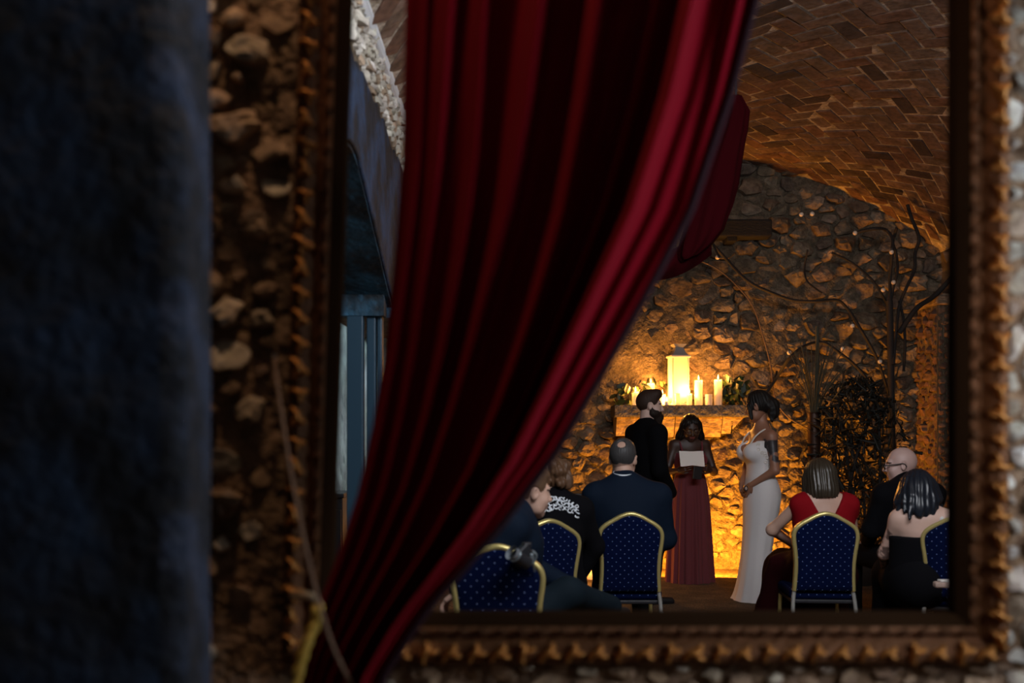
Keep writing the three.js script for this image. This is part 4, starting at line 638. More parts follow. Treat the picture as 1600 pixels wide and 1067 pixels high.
const seated = (h, fem = 0, lean = 0) => { const k = h / 1.75, sw = fem ? 0.165 : 0.2, b = 0.54, up = (y, z = 0) => [0, b + y * k, z + lean * y]; const S = up(0.47, -0.02); return {
  h, fem, hips: [0, b, 0], waist: up(0.15, -0.01), chest: up(0.34, -0.01), base: up(0.52, -0.02), head: up(0.71, 0.01), hr: [0, 0, 0],
  sL: [sw * k, S[1], S[2]], sR: [-sw * k, S[1], S[2]], eL: [0.25 * k, b + 0.2 * k, 0.06], eR: [-0.25 * k, b + 0.2 * k, 0.06], wL: [0.12, b + 0.1, 0.28], wR: [-0.12, b + 0.1, 0.28],
  pL: [0.09, b - 0.02, 0.02], pR: [-0.09, b - 0.02, 0.02], kL: [0.13, b, 0.45], kR: [-0.13, b, 0.45], aL: [0.13, 0.09, 0.42], aR: [-0.13, 0.09, 0.42], tL: [0.15, 0.04, 0.57], tR: [-0.15, 0.04, 0.57] }; };
function torsoPrims(J, d = 0, male = 1.0) {
  const f = J.fem, w = f ? 0.9 : 1; return [
    C(J.hips, J.waist, (f ? 0.165 : 0.158) * w + d, (f ? 0.125 : 0.142) * w + d, { sz: 1.4, k: 0.06 }), C(J.waist, J.chest, (f ? 0.125 : 0.142) * w + d, (f ? 0.148 : 0.168) * w + d, { sz: 1.4, k: 0.06 }),
    C(J.chest, mix3(J.sL, J.sR, 0.5), (f ? 0.148 : 0.168) * w + d, (f ? 0.10 : 0.12) * w + d, { sz: 1.4, k: 0.06 }), C(J.sL, J.sR, 0.056 * w + d, 0.056 * w + d, { k: 0.07 }), C(mix3(J.sL, J.base, 0.35), add(J.base, [0, 0.025, 0]), 0.045 + d * 0.6, 0.05 + d * 0.4, { k: 0.05 }), C(mix3(J.sR, J.base, 0.35), add(J.base, [0, 0.025, 0]), 0.045 + d * 0.6, 0.05 + d * 0.4, { k: 0.05 }),
    ...(f ? [-1, 1].map((s) => Eo(add(J.chest, [s * 0.07, -0.005, 0.09]), [0.068 + d, 0.07 + d, 0.07 + d], { k: 0.04 })) : []) ];
}
const armPrims = (J, s, d = 0, m = 1) => { const f = J.fem ? 0.86 : 1; return [C(J['s' + s], J['e' + s], 0.05 * f * m + d, 0.041 * f * m + d, { k: 0.04 }), C(J['e' + s], J['w' + s], 0.041 * f * m + d, 0.027 * f * m + d * 1.1, { k: 0.03 })]; };
const legPrims = (J, s, d = 0) => [C(J['p' + s], J['k' + s], 0.088 + d, 0.056 + d, { k: 0.05 }), C(J['k' + s], J['a' + s], 0.056 + d, 0.038 + d * 1.2, { k: 0.04 })];
const footPrims = (J, s, d = 0) => [C(J['a' + s], add(J['a' + s], [0, -0.04, -0.02]), 0.036 + d, 0.034 + d, { k: 0.03 }), C(add(J['a' + s], [0, -0.04, -0.02]), J['t' + s], 0.034 + d, 0.03 + d, { k: 0.03 })];
const toHead = (J, g) => { g.rotateZ(rad(J.hr[2])); g.rotateX(rad(J.hr[0])); g.rotateY(rad(J.hr[1])); g.scale(J.hs ?? 1, J.hs ?? 1, J.hs ?? 1); g.translate(...J.head); return g; };
const skinMat = new THREE.MeshPhysicalMaterial({ vertexColors: true, roughness: 0.5, sheen: 0.15, sheenColor: lin([0.5, 0.4, 0.35]) });
const flatColor = (g, c) => { const n = g.attributes.position.count, a = new Float32Array(n * 3); for (let i = 0; i < n; i++) a.set(typeof c === 'function' ? c(g.attributes.position.getX(i), g.attributes.position.getY(i), g.attributes.position.getZ(i)) : c, i * 3); g.setAttribute('color', new THREE.BufferAttribute(a, 3)); return g; };
function bodyMesh(J, skin, o = {}) {
  const pr = [...torsoPrims(J, -0.006), C(J.base, add(J.head, o.neckTop ?? [0, -0.06, -0.03]), 0.056 * (J.fem ? 0.88 : 1.08), 0.05 * (J.fem ? 0.88 : 1.08), { k: 0.03 }), ...armPrims(J, 'L'), ...armPrims(J, 'R'), ...legPrims(J, 'L', -0.004), ...legPrims(J, 'R', -0.004), ...footPrims(J, 'L', -0.006), ...footPrims(J, 'R', -0.006)];
  const parts = [flatColor(solid(pr, o.cell ?? 0.011, { k: 0.03 }), o.mark ?? skin), toHead(J, solid(HEAD(), 0.0045, { k: 0.02, color: headColor(skin, o) }))];
  for (const s of ['L', 'R']) if (o['hand' + s]) { const h = o['hand' + s]; parts.push(flatColor(solid(handPrims(J['w' + s], h.f, h.n, s === 'L' ? 1 : -1, h.curl ?? 0.6, J.fem ? 0.9 : 1), 0.004, { k: 0.006 }), skin)); }
  return mergeGeometries(parts);
}
const cloth = (c, rough = 0.85, sheen = 0.25) => new THREE.MeshPhysicalMaterial({ color: lin(c), roughness: rough, specularIntensity: 0.2, sheen, sheenRoughness: 0.5, sheenColor: lin(c.map((v) => Math.min(1, v * 3 + 0.02))), side: THREE.DoubleSide });
const wrinkle = (amp, f = 9) => (x, y, z) => amp * (fbm(x * f + 40, y * f * 0.7 + 40, z * f + 40, 3) - 0.5);
// skirt: rings [y, half-width, half-depth, centre x, centre z], pleated towards the hem
function skirt(rings, nf, amp, n = 160, power = 1) {
  const pos = [], idx = [], R = rings.length, J = 40;
  const cv = (k, t) => { const f = t * (R - 1), i = Math.min(R - 2, Math.floor(f)), u = f - i, g = (q) => rings[clamp(q, 0, R - 1)][k]; const a = g(i - 1), b = g(i), c = g(i + 1), d = g(i + 2); return b + 0.5 * u * (c - a + u * (2 * a - 5 * b + 4 * c - d + u * (3 * (b - c) + d - a))); };
  for (let j = 0; j <= J; j++) { const t = j / J; for (let i = 0; i <= n; i++) { const a = (i % n) / n * Math.PI * 2, w = Math.pow(t, power), k = 1 + amp * w * (Math.sin(a * nf + 1.2 * Math.sin(a * 3)) * 0.6 + Math.sin(a * nf * 1.7 + 2) * 0.4); pos.push(cv(3, t) + Math.cos(a) * cv(1, t) * k, cv(0, t), cv(4, t) + Math.sin(a) * cv(2, t) * k); } }
  for (let j = 0; j < J; j++) for (let i = 0; i < n; i++) { const a = j * (n + 1) + i, b = a + n + 1; idx.push(a, a + 1, b + 1, a, b + 1, b); }
  const g = new THREE.BufferGeometry(); g.setAttribute('position', new THREE.Float32BufferAttribute(pos, 3)); g.setIndex(idx); g.computeVertexNormals(); return g;
}
const person = (label, px, d, yaw) => thing('person', label, 'person', [at(px, 700, d).x, 0, -d], rad(yaw));
const hairMat = (c, r = 0.45) => new THREE.MeshPhysicalMaterial({ color: lin(c), roughness: r, specularIntensity: 0.6, sheen: 0.1, sheenColor: lin([0.2, 0.15, 0.1]) });
const strand = (f, amp) => (x, y, z) => amp * (Math.sin(Math.atan2(x, z + 0.01) * f + 3 * vnoise(x * 30, y * 14, z * 30)) + 0.6 * (vnoise(x * 60, y * 22, z * 60) - 0.5));
const jacketGeo = (J, hem, o = {}) => solid([...torsoPrims(J, 0.024), ...armPrims(J, 'L', 0.02, 1.08), ...armPrims(J, 'R', 0.02, 1.08), ...(o.extra ?? [])], 0.011, { k: 0.035, clip: (x, y, z) => Math.max(hem - y, o.clip ? o.clip(x, y, z) : -9), warp: wrinkle(0.02, 7) });
const collarRing = (J, c, r, h, up = 0.03) => { const g = lathe([[r * 1.06, -h / 2], [r * 1.09, -h / 4], [r, h / 2], [r * 0.94, h / 2 - 0.003], [r * 0.98, -h / 2]], 28); g.rotateX(-0.22); return g.translate(J.base[0], J.base[1] + up, J.base[2] - 0.004); };
const paleSkin = [0.50, 0.31, 0.235], lightSkin = [0.56, 0.37, 0.30], darkSkin = [0.045, 0.019, 0.011], tanSkin = [0.30, 0.135, 0.08];
const shortHair = (o = {}) => [Eo([0, 0.036, -0.018], [0.081, 0.095, 0.098]), Eo([0, 0.094, 0.025], [0.056, 0.034, 0.062], { k: 0.03 }), ...(o.more ?? []), Eo([0, -0.045, 0.11], [0.085, 0.115, 0.105], { sub: 1, k: 0.015 }), Eo([0, -0.155, -0.03], [0.12, 0.065, 0.14], { sub: 1, k: 0.02 }), ...[-1, 1].map((s) => Eo([s * 0.085, -0.012, 0.0], [0.03, 0.045, 0.026], { sub: 1, k: 0.008 })), ...(o.cut ?? [])];
const shoeMat = M([0.012, 0.011, 0.012], 0.3);
function suit(P, J, mat, trouserMat, hem, o = {}) {
  part('jacket', jacketGeo(J, hem, o), mat, P);
  part('trousers', solid([C(J.hips, J.waist, 0.165, 0.15, { sz: 1.35, k: 0.05 }), ...legPrims(J, 'L', 0.016), ...legPrims(J, 'R', 0.016)], 0.012, { k: 0.04, warp: wrinkle(0.014, 7) }), trouserMat, P);
  for (const s of ['L', 'R']) part('shoe', solid([...footPrims(J, s, 0.006)], 0.008, { k: 0.02 }), shoeMat, P);
}
// 1. bearded man standing at the left of the couple
{
  const P = person('bearded man with short brown hair in a black suit, facing the woman in white', 1012, 8.3, 112), J = standing(1.76); J.hr = [4, -24, 0]; J.head = [0.015, 1.65, 0.03]; J.hs = 1.04;
  J.eR = [-0.23, 1.12, -0.02]; J.wR = [-0.13, 0.93, 0.14]; J.eL = [0.24, 1.12, 0.0]; J.wL = [0.1, 0.92, 0.2];
  part('body', bodyMesh(J, lightSkin, { handR: { f: [0.35, -0.75, 0.3], n: [0.6, 0.1, -0.5], curl: 0.7 }, handL: { f: [-0.4, -0.5, 0.2], n: [-0.2, -0.2, -1], curl: 0.8 } }), skinMat, P);
  suit(P, J, cloth([0.003, 0.003, 0.004], 0.9, 0.02), cloth([0.004, 0.004, 0.005], 0.9, 0.02), 0.86);
  part('hair', toHead(J, solid(shortHair({ more: [Eo([0, 0.105, 0.045], [0.05, 0.032, 0.042], { k: 0.03, rot: [-12, 0, 0] })] }), 0.0045, { warp: strand(40, 0.0012) })), hairMat([0.032, 0.015, 0.009], 0.65), P);
  part('beard', toHead(J, solid([C([-0.05, -0.052, 0.05], [0, -0.082, 0.086], 0.027, 0.026, { k: 0.02 }), C([0.05, -0.052, 0.05], [0, -0.082, 0.086], 0.027, 0.026, { k: 0.02 }), C([-0.062, -0.055, 0.02], [0.062, -0.055, 0.02], 0.02, 0.02, { k: 0.02 }), C([-0.058, -0.06, 0.02], [0, -0.105, 0.066], 0.024, 0.03, { k: 0.02 }), C([0.058, -0.06, 0.02], [0, -0.105, 0.066], 0.024, 0.03, { k: 0.02 }), C([0, -0.1, 0.07], [0, -0.142, 0.082], 0.034, 0.026, { k: 0.02 }), C([-0.034, -0.047, 0.08], [0.034, -0.047, 0.08], 0.0125, 0.0125, { k: 0.012 }), C([-0.066, -0.015, 0.0], [-0.058, -0.06, 0.025], 0.014, 0.02), C([0.066, -0.015, 0.0], [0.058, -0.06, 0.025], 0.014, 0.02)], 0.0045, { k: 0.015, warp: strand(50, 0.0012) })), hairMat([0.016, 0.008, 0.005], 0.7), P);
  part('shirt_collar', collarRing(J, 0, 0.07, 0.045, 0.062), M([0.5, 0.5, 0.5], 0.7), P); part('buttonhole_flower', moved(new THREE.IcosahedronGeometry(0.022, 1), 0.1, 1.3, 0.155), M([0.8, 0.76, 0.68], 0.8), P);
}
// 2. officiant reading
{
  const P = person('dark-haired woman in a long rose dress reading from a white sheet below the mantel', 1078, 9.5, 2), J = standing(1.64, 1); J.head = [0.0, 1.475, 0.04]; J.hr = [22, 0, 0]; J.hs = 1.04; J.base = [0, 1.335, -0.01];
  J.eL = [0.225, 1.06, 0.02]; J.eR = [-0.225, 1.06, 0.02]; J.wL = [0.15, 1.08, 0.20]; J.wR = [-0.15, 1.08, 0.20]; J.chest = [0, 1.18, 0]; J.tL = [0.1, 0.035, 0.09]; J.tR = [-0.1, 0.035, 0.09];
  part('body', bodyMesh(J, darkSkin, { lip: [0.16, 0.04, 0.035], handL: { f: [-0.68, 0.32, 0.66], n: [-0.6, 0.1, -0.6], curl: 0.5 }, handR: { f: [0.68, 0.32, 0.66], n: [0.6, 0.1, -0.6], curl: 0.5 } }), skinMat, P);
  const rose = new THREE.MeshPhysicalMaterial({ color: lin([0.16, 0.026, 0.036]), roughness: 0.75, sheen: 0.4, sheenColor: lin([0.7, 0.15, 0.2]), side: THREE.DoubleSide }), roseSheer = new THREE.MeshPhysicalMaterial({ color: lin([0.20, 0.03, 0.038]), roughness: 0.9, transmission: 0.3, thickness: 0, side: THREE.DoubleSide });
  part('bodice', solid(torsoPrims(J, 0.007), 0.009, { k: 0.03, clip: (x, y, z) => Math.max(y - 1.235 - 0.02 * Math.cos(x * 40) * (z > 0 ? 1 : 0), 1.0 - y) }), rose, P);
  for (const s of [-1, 1]) part('strap', tube([[s * 0.085, 1.22, 0.115], [s * 0.1, 1.3, 0.075], [s * 0.105, 1.365, 0.0], [s * 0.09, 1.3, -0.09], [s * 0.06, 1.22, -0.1]], 0.008, 24, 6), rose, P);
  part('skirt', skirt([[1.055, 0.125, 0.1, 0, 0], [0.96, 0.16, 0.13, 0, 0], [0.75, 0.185, 0.16, 0, 0], [0.4, 0.205, 0.18, 0, 0], [0.012, 0.225, 0.205, 0, 0.0]], 15, 0.11, 220), roseSheer, P);
  part('underskirt', skirt([[1.03, 0.12, 0.095, 0, 0], [0.9, 0.15, 0.12, 0, 0], [0.5, 0.16, 0.13, 0, 0], [0.06, 0.175, 0.15, 0, 0]], 9, 0.04, 90), cloth([0.05, 0.008, 0.012]), P);
  for (const s of ['L', 'R']) part('shoe', solid(footPrims(J, s, 0.004), 0.008, { k: 0.02 }), shoeMat, P);
  part('hair', toHead(J, solid([Eo([0, 0.032, -0.02], [0.083, 0.096, 0.1]), ...[-1, 1].flatMap((s) => [C([s * 0.07, 0.03, 0.0], [s * 0.088, -0.08, 0.0], 0.03, 0.038, { k: 0.03 }), C([s * 0.088, -0.08, 0.0], [s * 0.098, -0.19, -0.01], 0.038, 0.03, { k: 0.03 })]), C([0, 0.0, -0.07], [0, -0.2, -0.09], 0.075, 0.07, { k: 0.04 }), Eo([0, -0.03, 0.105], [0.056, 0.105, 0.09], { sub: 1, k: 0.015 })], 0.006, { warp: strand(26, 0.004) })), hairMat([0.008, 0.006, 0.005], 0.35), P);
  const gl = M([0.42, 0.32, 0.15], 0.3, { metalness: 0.6 }); const gs = []; for (const s of [-1, 1]) { const t = new THREE.TorusGeometry(0.023, 0.0011, 6, 28); t.scale(1.08, 0.85, 1); t.translate(s * 0.033, 0.0, 0.108); gs.push(t, tube([[s * 0.058, 0.004, 0.104], [s * 0.078, 0.008, 0.05], [s * 0.084, 0.01, -0.01]], 0.0016, 12, 5)); } gs.push(tube([[-0.01, 0.006, 0.11], [0, 0.011, 0.114], [0.01, 0.006, 0.11]], 0.0016, 8, 5)); part('glasses', toHead(J, join(gs)), gl, P);
  // sheet and folder held in the hands: things of their own
  const c = at(1081, 717, 9.235), sh = new THREE.PlaneGeometry(0.225, 0.155, 16, 8), q = sh.attributes.position; for (let i = 0; i < q.count; i++) { const x = q.getX(i); q.setZ(i, 0.012 * Math.cos(x * 22) + 1.2 * x * x); q.setY(i, q.getY(i) * (1 - 0.05 * Math.cos(x * 30))); } sh.rotateX(-0.5); sh.computeVertexNormals();
  const paper = thing('paper_sheet', 'white folded paper sheet held in both hands by the woman in rose', 'paper', [c.x, c.y, c.z]); part('page', sh, M([0.9, 0.86, 0.8], 0.8, { side: THREE.DoubleSide }), paper);
  const fo = thing('black_folder', 'small black folder under the white paper sheet', 'folder', [at(1091, 737, 9.15).x, at(1091, 739, 9.15).y, -9.17], 0.3); fo.rotation.z = -0.12; part('cover', moved(box(0.088, 0.115, 0.006), 0, 0, 0), M([0.01, 0.01, 0.012], 0.5), fo); part('cover', moved(box(0.085, 0.115, 0.006), 0.004, 0, -0.012), M([0.01, 0.01, 0.012], 0.5), fo); part('spine', moved(box(0.006, 0.115, 0.016), -0.043, 0, -0.006), M([0.01, 0.01, 0.012], 0.5), fo);
}
// 3. bride
{
  const P = person('woman in a fitted white gown with a dark updo and a tattooed upper arm', 1187, 8.45, -80), J = standing(1.73, 1);
  J.head = [0.01, 1.645, 0.02]; J.hr = [12, -40, 0]; J.hs = 1.03; J.base = [0, 1.45, -0.02]; J.sL[2] = -0.035; J.sR[2] = -0.0; J.chest = [0, 1.27, 0.005]; J.hips = [0, 0.93, -0.04];
  J.kL = [0.062, 0.49, 0.02]; J.kR = [-0.062, 0.49, 0.02]; J.aL = [0.06, 0.085, 0.02]; J.aR = [-0.06, 0.085, 0.02]; J.tL = [0.07, 0.035, 0.17]; J.tR = [-0.07, 0.035, 0.17]; J.eL = [0.215, 1.115, -0.04]; J.wL = [0.09, 0.985, 0.125]; J.eR = [-0.21, 1.12, 0.02]; J.wR = [-0.06, 0.985, 0.14];
  const mark = (x, y, z) => { if (x > 0.12 && y > 1.17 && y < 1.40 && z > -0.14) { const y2 = y + 0.12 * (fbm(x * 14 + 9, y * 14, z * 14, 2) - 0.5), n = fbm(x * 24 + 3, y * 24, z * 24, 3); const edge = sstep(1.16, 1.20, y2) * (1 - sstep(1.36, 1.41, y2)); if (n * edge > 0.42) return [0.03, 0.024, 0.026]; if (n * edge > 0.36) return [0.12, 0.08, 0.075]; } return tanSkin; };
  part('body', bodyMesh(J, tanSkin, { mark, cell: 0.0085, handL: { f: [-0.55, -0.75, 0.35], n: [-0.6, 0, -0.6], curl: 0.75 }, handR: { f: [0.55, -0.75, 0.3], n: [0.5, 0, -0.7], curl: 0.75 } }), skinMat, P);
  const white = new THREE.MeshPhysicalMaterial({ color: lin([0.70, 0.66, 0.65]), roughness: 0.7, sheen: 0.3, sheenColor: lin([1, 1, 1]), side: THREE.DoubleSide });
  const up = solid([...torsoPrims(J, 0.010)], 0.009, { k: 0.03, clip: (x, y, z) => Math.max(z > 0.02 ? y - (1.225 + 0.135 * Math.min(1, Math.abs(x) / 0.1)) : y - (1.10 + 0.20 * sstep(-0.09, 0.02, z)), 0.98 - y) });
  part('bodice', up, white, P);
  part('skirt', skirt([[1.1, 0.135, 0.105, 0, 0.0], [1.03, 0.16, 0.125, 0, -0.012], [0.93, 0.182, 0.148, 0, -0.022], [0.82, 0.182, 0.15, 0, -0.016], [0.62, 0.16, 0.13, 0, 0.005], [0.4, 0.15, 0.122, 0, 0.03], [0.2, 0.165, 0.13, 0, 0.05], [0.07, 0.19, 0.15, 0, 0.06], [0.012, 0.215, 0.17, 0, 0.065]], 7, 0.055, 160, 2), white, P);
  part('train', skirt([[0.5, 0.08, 0.06, 0.03, 0.0], [0.3, 0.11, 0.075, 0.06, -0.05], [0.12, 0.13, 0.10, 0.08, -0.06], [0.04, 0.15, 0.14, 0.1, -0.07], [0.008, 0.17, 0.17, 0.1, -0.07]], 6, 0.08, 120, 1.5), white, P);
  const lace = M([0.68, 0.62, 0.56], 0.8); for (const s of [-1, 1]) part('strap', tube([[s * 0.09, 1.33, 0.125], [s * 0.105, 1.40, 0.08], [s * 0.11, 1.455, -0.01], [s * 0.1, 1.4, -0.085], [s * 0.08, 1.28, -0.115], [s * 0.055, 1.14, -0.1]], 0.0075, 40, 6), lace, P);
  const fl = new THREE.TorusGeometry(0.011, 0.005, 5, 9); for (let i = 0; i < 22; i++) { const m = part('lace_flower', fl, lace, P); const s = i % 2 ? 1 : -1, t = Math.floor(i / 2) / 10; const bm2 = P.children.find((o) => o.name === 'bodice'); P.updateMatrixWorld(true); const ol = V(s * 0.6, lerp(1.33, 1.13, t) + rr(-0.015, 0.015), lerp(0.08, -0.03, t) + rr(-0.02, 0.02)), o = P.localToWorld(ol.clone()), hit = new THREE.Raycaster(o, V(-s, 0, 0).transformDirection(P.matrixWorld)).intersectObject(bm2)[0]; if (hit) m.position.copy(P.worldToLocal(hit.point)); else m.position.set(s * 0.105, ol.y, 0.08); m.rotation.set(rr(-0.5, 0.5), s * 1.3, 0); }
  for (let i = 0; i < 7; i++) part('button', moved(new THREE.SphereGeometry(0.007, 8, 6), 0, 1.09 - i * 0.03, -0.118 - i * 0.009), lace, P);
  part('hair', toHead(J, solid([Eo([0, 0.035, -0.02], [0.086, 0.098, 0.102]), Eo([0, 0.09, -0.01], [0.06, 0.04, 0.07], { k: 0.03 }), Eo([0, -0.015, -0.115], [0.066, 0.068, 0.06], { k: 0.025 }), Eo([0.015, -0.075, -0.12], [0.05, 0.05, 0.045], { k: 0.02 }), Eo([0.04, -0.04, -0.13], [0.03, 0.03, 0.03], { k: 0.015 }), C([0.03, -0.09, -0.105], [0.045, -0.135, -0.10], 0.022, 0.014, { k: 0.02 }), C([0.075, 0.02, 0.045], [0.073, -0.085, 0.05], 0.022, 0.012, { k: 0.02 }), Eo([0, -0.04, 0.115], [0.07, 0.11, 0.095], { sub: 1, k: 0.015 }), Eo([0, -0.15, -0.03], [0.07, 0.075, 0.06], { sub: 1, k: 0.02 })], 0.005, { warp: strand(24, 0.003) })), hairMat([0.008, 0.006, 0.005], 0.6), P);
  const wp = thing('wristwatch', 'small round watch on the clasped hands of the woman in white', 'watch', [at(1166, 763, 8.3).x, at(1166, 763, 8.3).y, -8.31]); wp.scale.setScalar(0.7); part('dial', new THREE.SphereGeometry(0.017, 14, 10).scale(1, 1.2, 0.5), M([0.45, 0.33, 0.27], 0.4), wp); part('band', new THREE.TorusGeometry(0.026, 0.007, 8, 20).rotateY(0.6), M([0.04, 0.03, 0.03], 0.5), wp);
}
const navy = cloth([0.0045, 0.010, 0.022], 0.8, 0.06), blackCloth = cloth([0.0035, 0.0035, 0.005], 0.9, 0.02);
// 4. balding man, seated, seen from behind
{
  const P = person('balding grey-haired man in a navy suit and white collar, seen from behind', 979, 6.28, 178), J = seated(1.86); J.head = [0.02, 1.245, 0.035]; J.hr = [12, -14, 0]; J.hs = 1.04; J.sL[1] = J.sR[1] = 1.022; J.base = [0.02, 1.085, -0.02]; J.eL = [0.255, 0.77, 0.03]; J.eR = [-0.25, 0.75, 0.03]; J.sL[0] = 0.195; J.sR[0] = -0.195;
  part('body', bodyMesh(J, paleSkin, { handL: { f: [-0.5, -0.2, 0.7], n: [0, -1, 0] }, handR: { f: [0.5, -0.2, 0.7], n: [0, -1, 0] } }), skinMat, P);
  suit(P, J, navy, blackCloth, 0.5, { extra: [C(J.chest, J.hips, 0.19, 0.2, { sz: 1.3, k: 0.08 })] });
  part('shirt_collar', collarRing(J, 0, 0.067, 0.03, 0.072), M([0.72, 0.76, 0.82], 0.7), P);
  part('hair', toHead(J, solid(shortHair({ cut: [Eo([-0.004, 0.088, -0.1], [0.03, 0.034, 0.028], { sub: 1, k: 0.006 }), Eo([0, -0.085, -0.07], [0.1, 0.03, 0.05], { sub: 1, k: 0.01 })] }), 0.0045, { warp: strand(46, 0.0016) })), hairMat([0.045, 0.043, 0.043], 0.5), P);
}
// 5. woman in red
{
  const P = person('woman with a glossy brown bob in a sleeveless red dress, seen from behind', 1286, 6.32, 176), J = seated(1.6, 1); J.head = [0.015, 1.115, 0.05]; J.hr = [14, 8, 0]; J.sL[1] = J.sR[1] = 0.965; J.base = [0, 1.0, -0.02]; J.sL[0] = 0.152; J.sR[0] = -0.152; J.eL = [0.30, 0.79, 0.10]; J.wL = [0.10, 0.66, 0.34]; J.eR = [-0.22, 0.74, 0.12];
  part('body', bodyMesh(J, paleSkin, { handL: { f: [-0.4, -0.3, 0.8], n: [0, -1, 0] }, handR: { f: [0.4, -0.3, 0.8], n: [0, -1, 0] } }), skinMat, P);
  const red = cloth([0.20, 0.003, 0.007], 0.85, 0.08);
  part('dress', solid([...torsoPrims(J, 0.014), C(J.chest, J.hips, 0.17, 0.18, { sz: 1.3, k: 0.08 }), C(J.sR, mix3(J.sR, J.eR, 0.2), 0.06, 0.057, { k: 0.03 })], 0.010, { k: 0.03, clip: (x, y, z) => { const v = (1.02 - y) ; return z < 0.02 && y > 0.86 ? 0.105 - Math.abs(x) - v * 0.5 : (y > 1.0 ? 0.06 - Math.abs(x) : -1); }, warp: wrinkle(0.006) }), red, P);
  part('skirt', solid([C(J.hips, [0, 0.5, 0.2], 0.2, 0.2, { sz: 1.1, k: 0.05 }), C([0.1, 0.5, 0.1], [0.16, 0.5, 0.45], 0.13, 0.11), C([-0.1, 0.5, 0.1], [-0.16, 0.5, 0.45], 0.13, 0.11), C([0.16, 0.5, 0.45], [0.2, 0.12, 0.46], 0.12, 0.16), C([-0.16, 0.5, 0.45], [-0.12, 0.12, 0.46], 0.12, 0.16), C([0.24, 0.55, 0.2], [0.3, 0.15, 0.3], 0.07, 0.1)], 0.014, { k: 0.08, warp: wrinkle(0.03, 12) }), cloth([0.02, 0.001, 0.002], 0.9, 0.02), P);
  part('hair', toHead(J, solid([Eo([0, 0.036, -0.018], [0.088, 0.1, 0.104]), C([0, 0.02, -0.045], [0, -0.085, -0.05], 0.096, 0.098, { k: 0.04 }), C([-0.07, 0.0, 0.0], [-0.075, -0.08, 0.015], 0.036, 0.036, { k: 0.03 }), C([0.07, 0.0, 0.0], [0.075, -0.08, 0.015], 0.036, 0.036, { k: 0.03 }), Eo([0, -0.03, 0.115], [0.06, 0.115, 0.09], { sub: 1, k: 0.015 })], 0.005, { clip: (x, y, z) => -0.135 - y + 0.02 * (z + 0.05), warp: strand(34, 0.003) })), hairMat([0.032, 0.024, 0.016], 0.32), P);
  const hb = thing('handbag', 'small bag with a thin pale strap lying by the chair of the woman in red', 'bag', [at(1292, 910, 6.3).x, 0.455, -6.16]); part('pouch', moved(box(0.17, 0.05, 0.1, 0.02), 0, 0.03, 0), M([0.16, 0.10, 0.085], 0.6), hb); part('strap', tube([[-0.07, 0.05, 0.06], [-0.04, 0.01, 0.1], [0.04, 0.015, 0.1], [0.08, 0.0, 0.06]], 0.006, 24, 6), M([0.5, 0.5, 0.42], 0.5), hb);
}
// 6. bald man
{
  const P = person('bald man with dark glasses in a dark suit, seated and turned to the left', 1417, 7.0, 196), J = seated(1.76); J.head = [0.015, 1.19, 0.05]; J.hr = [4, 62, 0]; J.hs = 1.06; J.sL[1] = J.sR[1] = 0.985; J.base = [0, 1.04, -0.01];
  part('body', bodyMesh(J, [0.50, 0.33, 0.29], { handL: { f: [-0.5, -0.2, 0.7], n: [0, -1, 0] }, handR: { f: [0.5, -0.2, 0.7], n: [0, -1, 0] }, neckTop: [-0.02, -0.05, -0.015] }), skinMat, P);
  suit(P, J, blackCloth, blackCloth, 0.5); part('shirt_collar', collarRing(J, 0, 0.074, 0.04, 0.03), M([0.03, 0.03, 0.04], 0.8), P);
  const gs = []; for (const s of [-1, 1]) { const t = new THREE.TorusGeometry(0.024, 0.003, 6, 24); t.translate(s * 0.034, 0.003, 0.106); gs.push(t, tube([[s * 0.058, 0.006, 0.104], [s * 0.08, 0.01, 0.05], [s * 0.087, 0.012, -0.01], [s * 0.086, -0.01, -0.025]], 0.0034, 14, 6)); } part('glasses', toHead(J, join(gs)), M([0.01, 0.01, 0.01], 0.4), P);
}
